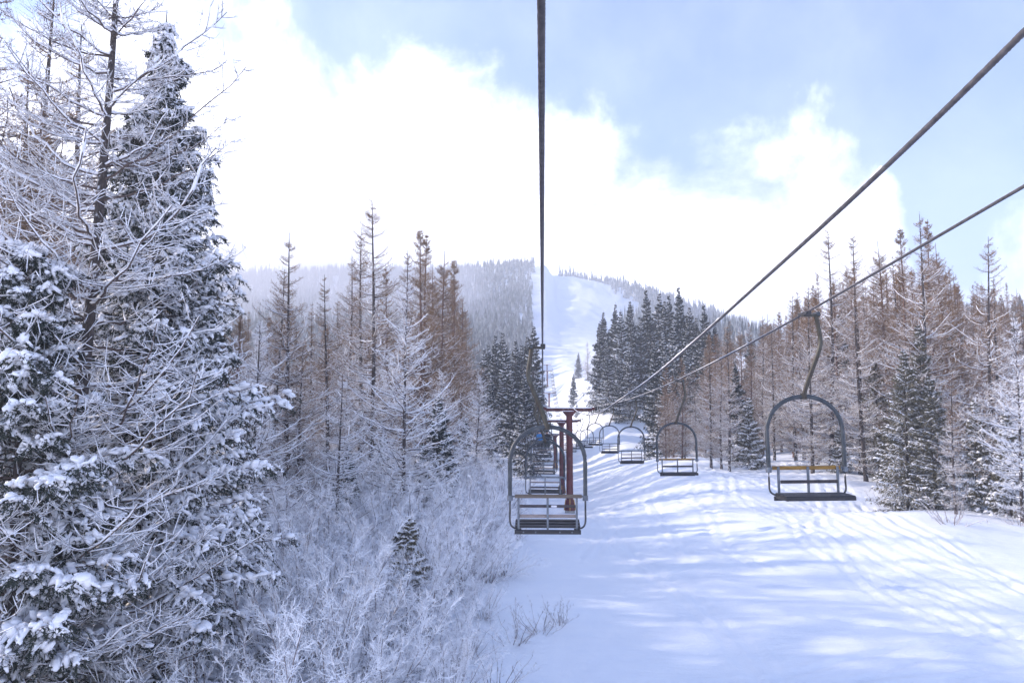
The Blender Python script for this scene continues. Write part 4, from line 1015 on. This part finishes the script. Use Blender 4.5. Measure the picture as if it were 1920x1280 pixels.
# --- riders on the fifth uphill chair
def rider(name, label, x, y, z, jacket, trousers, helmet, hairc):
    t = thing(name, label, 'person', (x, y, z), 0, 1.0)
    V = [(0, 0, 0.05), (0, 0.0, 0.22), (0, -0.01, 0.42), (0, 0.0, 0.52), (0, 0.02, 0.62), (0, 0.03, 0.74),
         (-0.17, 0.0, 0.46), (-0.23, 0.06, 0.24), (-0.16, 0.24, 0.16), (0.17, 0.0, 0.46), (0.23, 0.06, 0.24), (0.16, 0.24, 0.16),
         (-0.11, 0.04, 0.02), (-0.12, 0.44, 0.03), (-0.12, 0.47, -0.38), (-0.12, 0.60, -0.44), (0.11, 0.04, 0.02), (0.12, 0.44, 0.03), (0.12, 0.47, -0.38), (0.12, 0.60, -0.44)]
    E = [(0, 1), (1, 2), (2, 3), (3, 4), (4, 5), (2, 6), (6, 7), (7, 8), (2, 9), (9, 10), (10, 11), (0, 12), (12, 13), (13, 14), (14, 15), (0, 16), (16, 17), (17, 18), (18, 19)]
    rad = [0.17, 0.165, 0.16, 0.065, 0.10, 0.085, 0.085, 0.065, 0.05, 0.085, 0.065, 0.05, 0.11, 0.075, 0.065, 0.05, 0.11, 0.075, 0.065, 0.05]
    me = bpy.data.meshes.new(name + '_body'); me.from_pydata(V, E, []); me.update()
    m, tt, p = new_mat(name + '_clothes')
    c = tt.nodes.new('ShaderNodeTexCoord'); s = tt.nodes.new('ShaderNodeSeparateXYZ'); tt.links.new(c.outputs['Object'], s.inputs[0])
    mrr = tt.nodes.new('ShaderNodeMapRange'); mrr.inputs[1].default_value = -0.5; mrr.inputs[2].default_value = 0.9; tt.links.new(s.outputs[2], mrr.inputs[0])
    col = ramp(tt, mrr.outputs[0], [(0.0, (0.03, 0.03, 0.035)), (0.12, trousers), (0.44, jacket), (0.765, (0.45, 0.28, 0.22))]); 
    col.node.color_ramp.interpolation = 'CONSTANT'
    tt.links.new(col, p.inputs['Base Color']); p.inputs['Roughness'].default_value = 0.8
    me.materials.append(m)
    o = obj('body', me, t)
    md = o.modifiers.new('skin', 'SKIN'); sl = me.skin_vertices[0].data
    for v, r_ in zip(sl, rad): v.radius = (r_, r_)
    sl[0].use_root = True
    md.use_smooth_shade = True
    o.modifiers.new('sub', 'SUBSURF').levels = 2; o.modifiers['sub'].render_levels = 2
    hm = new_mat(name + '_helmet'); hm[2].inputs['Base Color'].default_value = (*helmet, 1); hm[2].inputs['Roughness'].default_value = 0.35
    C = np.array([[0, 0.01, 0.76]]); gg = np.random.default_rng(1)
    obj('helmet', mk('helmet', [(*blobs(C, np.array([[0, 1.0, 0]]), np.array([[0.145, 0.12, 0.12]]), gg, ICO2, 0.0), hm[0], True)]), t)
    for s_ in (-0.12, 0.12):
        obj('ski', mk('ski', flat(box(s_ - 0.045, s_ + 0.045, -0.15, 1.35, -0.535, -0.515, 'rubber', 0.0), box(s_ - 0.045, s_ + 0.045, 0.42, 0.72, -0.515, -0.42, 'thin', 0.01))), t)
    return t
yc = LCH[RIDER_CHAIR]; zc = float(rope_z(np.array([yc]), False)[0]) - 2.42
rider('person', 'person in a blue jacket seated on the left of the occupied uphill chair', -0.20, yc + 0.22, zc, (0.03, 0.17, 0.42), (0.03, 0.03, 0.04), (0.05, 0.12, 0.25), (0.1, 0.1, 0.1))
rider('person', 'person in a black jacket and helmet seated on the right of the occupied uphill chair', 0.30, yc + 0.22, zc, (0.015, 0.015, 0.018), (0.04, 0.07, 0.05), (0.02, 0.02, 0.02), (0.1, 0.1, 0.1))

# ------------------------------------------------------------------ haze
HAZE = 0.0008
hm = bpy.data.materials.new('mountain_air'); hm.use_nodes = True; ht = hm.node_tree; ht.nodes.clear()
ho = ht.nodes.new('ShaderNodeOutputMaterial'); hv = ht.nodes.new('ShaderNodeVolumePrincipled')
hv.inputs['Color'].default_value = (0.88, 0.92, 0.99, 1); hv.inputs['Density'].default_value = HAZE; hv.inputs['Anisotropy'].default_value = 0.3
ht.links.new(hv.outputs[0], ho.inputs['Volume'])
def mist(name, c, r, dens, lab):
    m = bpy.data.materials.new(name + '_vapour'); m.use_nodes = True; t = m.node_tree; t.nodes.clear()
    o_ = t.nodes.new('ShaderNodeOutputMaterial'); v = t.nodes.new('ShaderNodeVolumePrincipled')
    v.inputs['Color'].default_value = (0.95, 0.95, 0.99, 1); v.inputs['Density'].default_value = dens
    t.links.new(v.outputs[0], o_.inputs['Volume'])
    V, F = ICO2; V = V * np.array(r)[None] * (1 + 0.22 * perlin(V[:, 0] * 2.1 + 5, V[:, 1] * 2.1 + V[:, 2], 4)[:, None])
    o_ = obj(name, mk(name, [(V, F, m, True)]), kind='stuff'); o_.location = c; o_['label'] = lab
mist('mist_bank', (-250, 640, 95), (215, 170, 95), 0.0038, 'white mist lying before the forested slope left of the ski run')
mist('mist_bank', (-95, 560, 60), (75, 120, 38), 0.003, 'lower wisp of mist at the foot of the forested slope')
x0, x1, y0, y1, z0, z1 = -14000, 14000, -300, 3900, -14, 262
hz = mk('haze', [box(x0, x1, y0, y1, z0, z1, hm)])
o = obj('haze', hz, kind='stuff'); o['label'] = 'thin pale mountain haze'
print('objects', len(bpy.data.objects), 'tris', sum(len(m.polygons) for m in bpy.data.meshes))
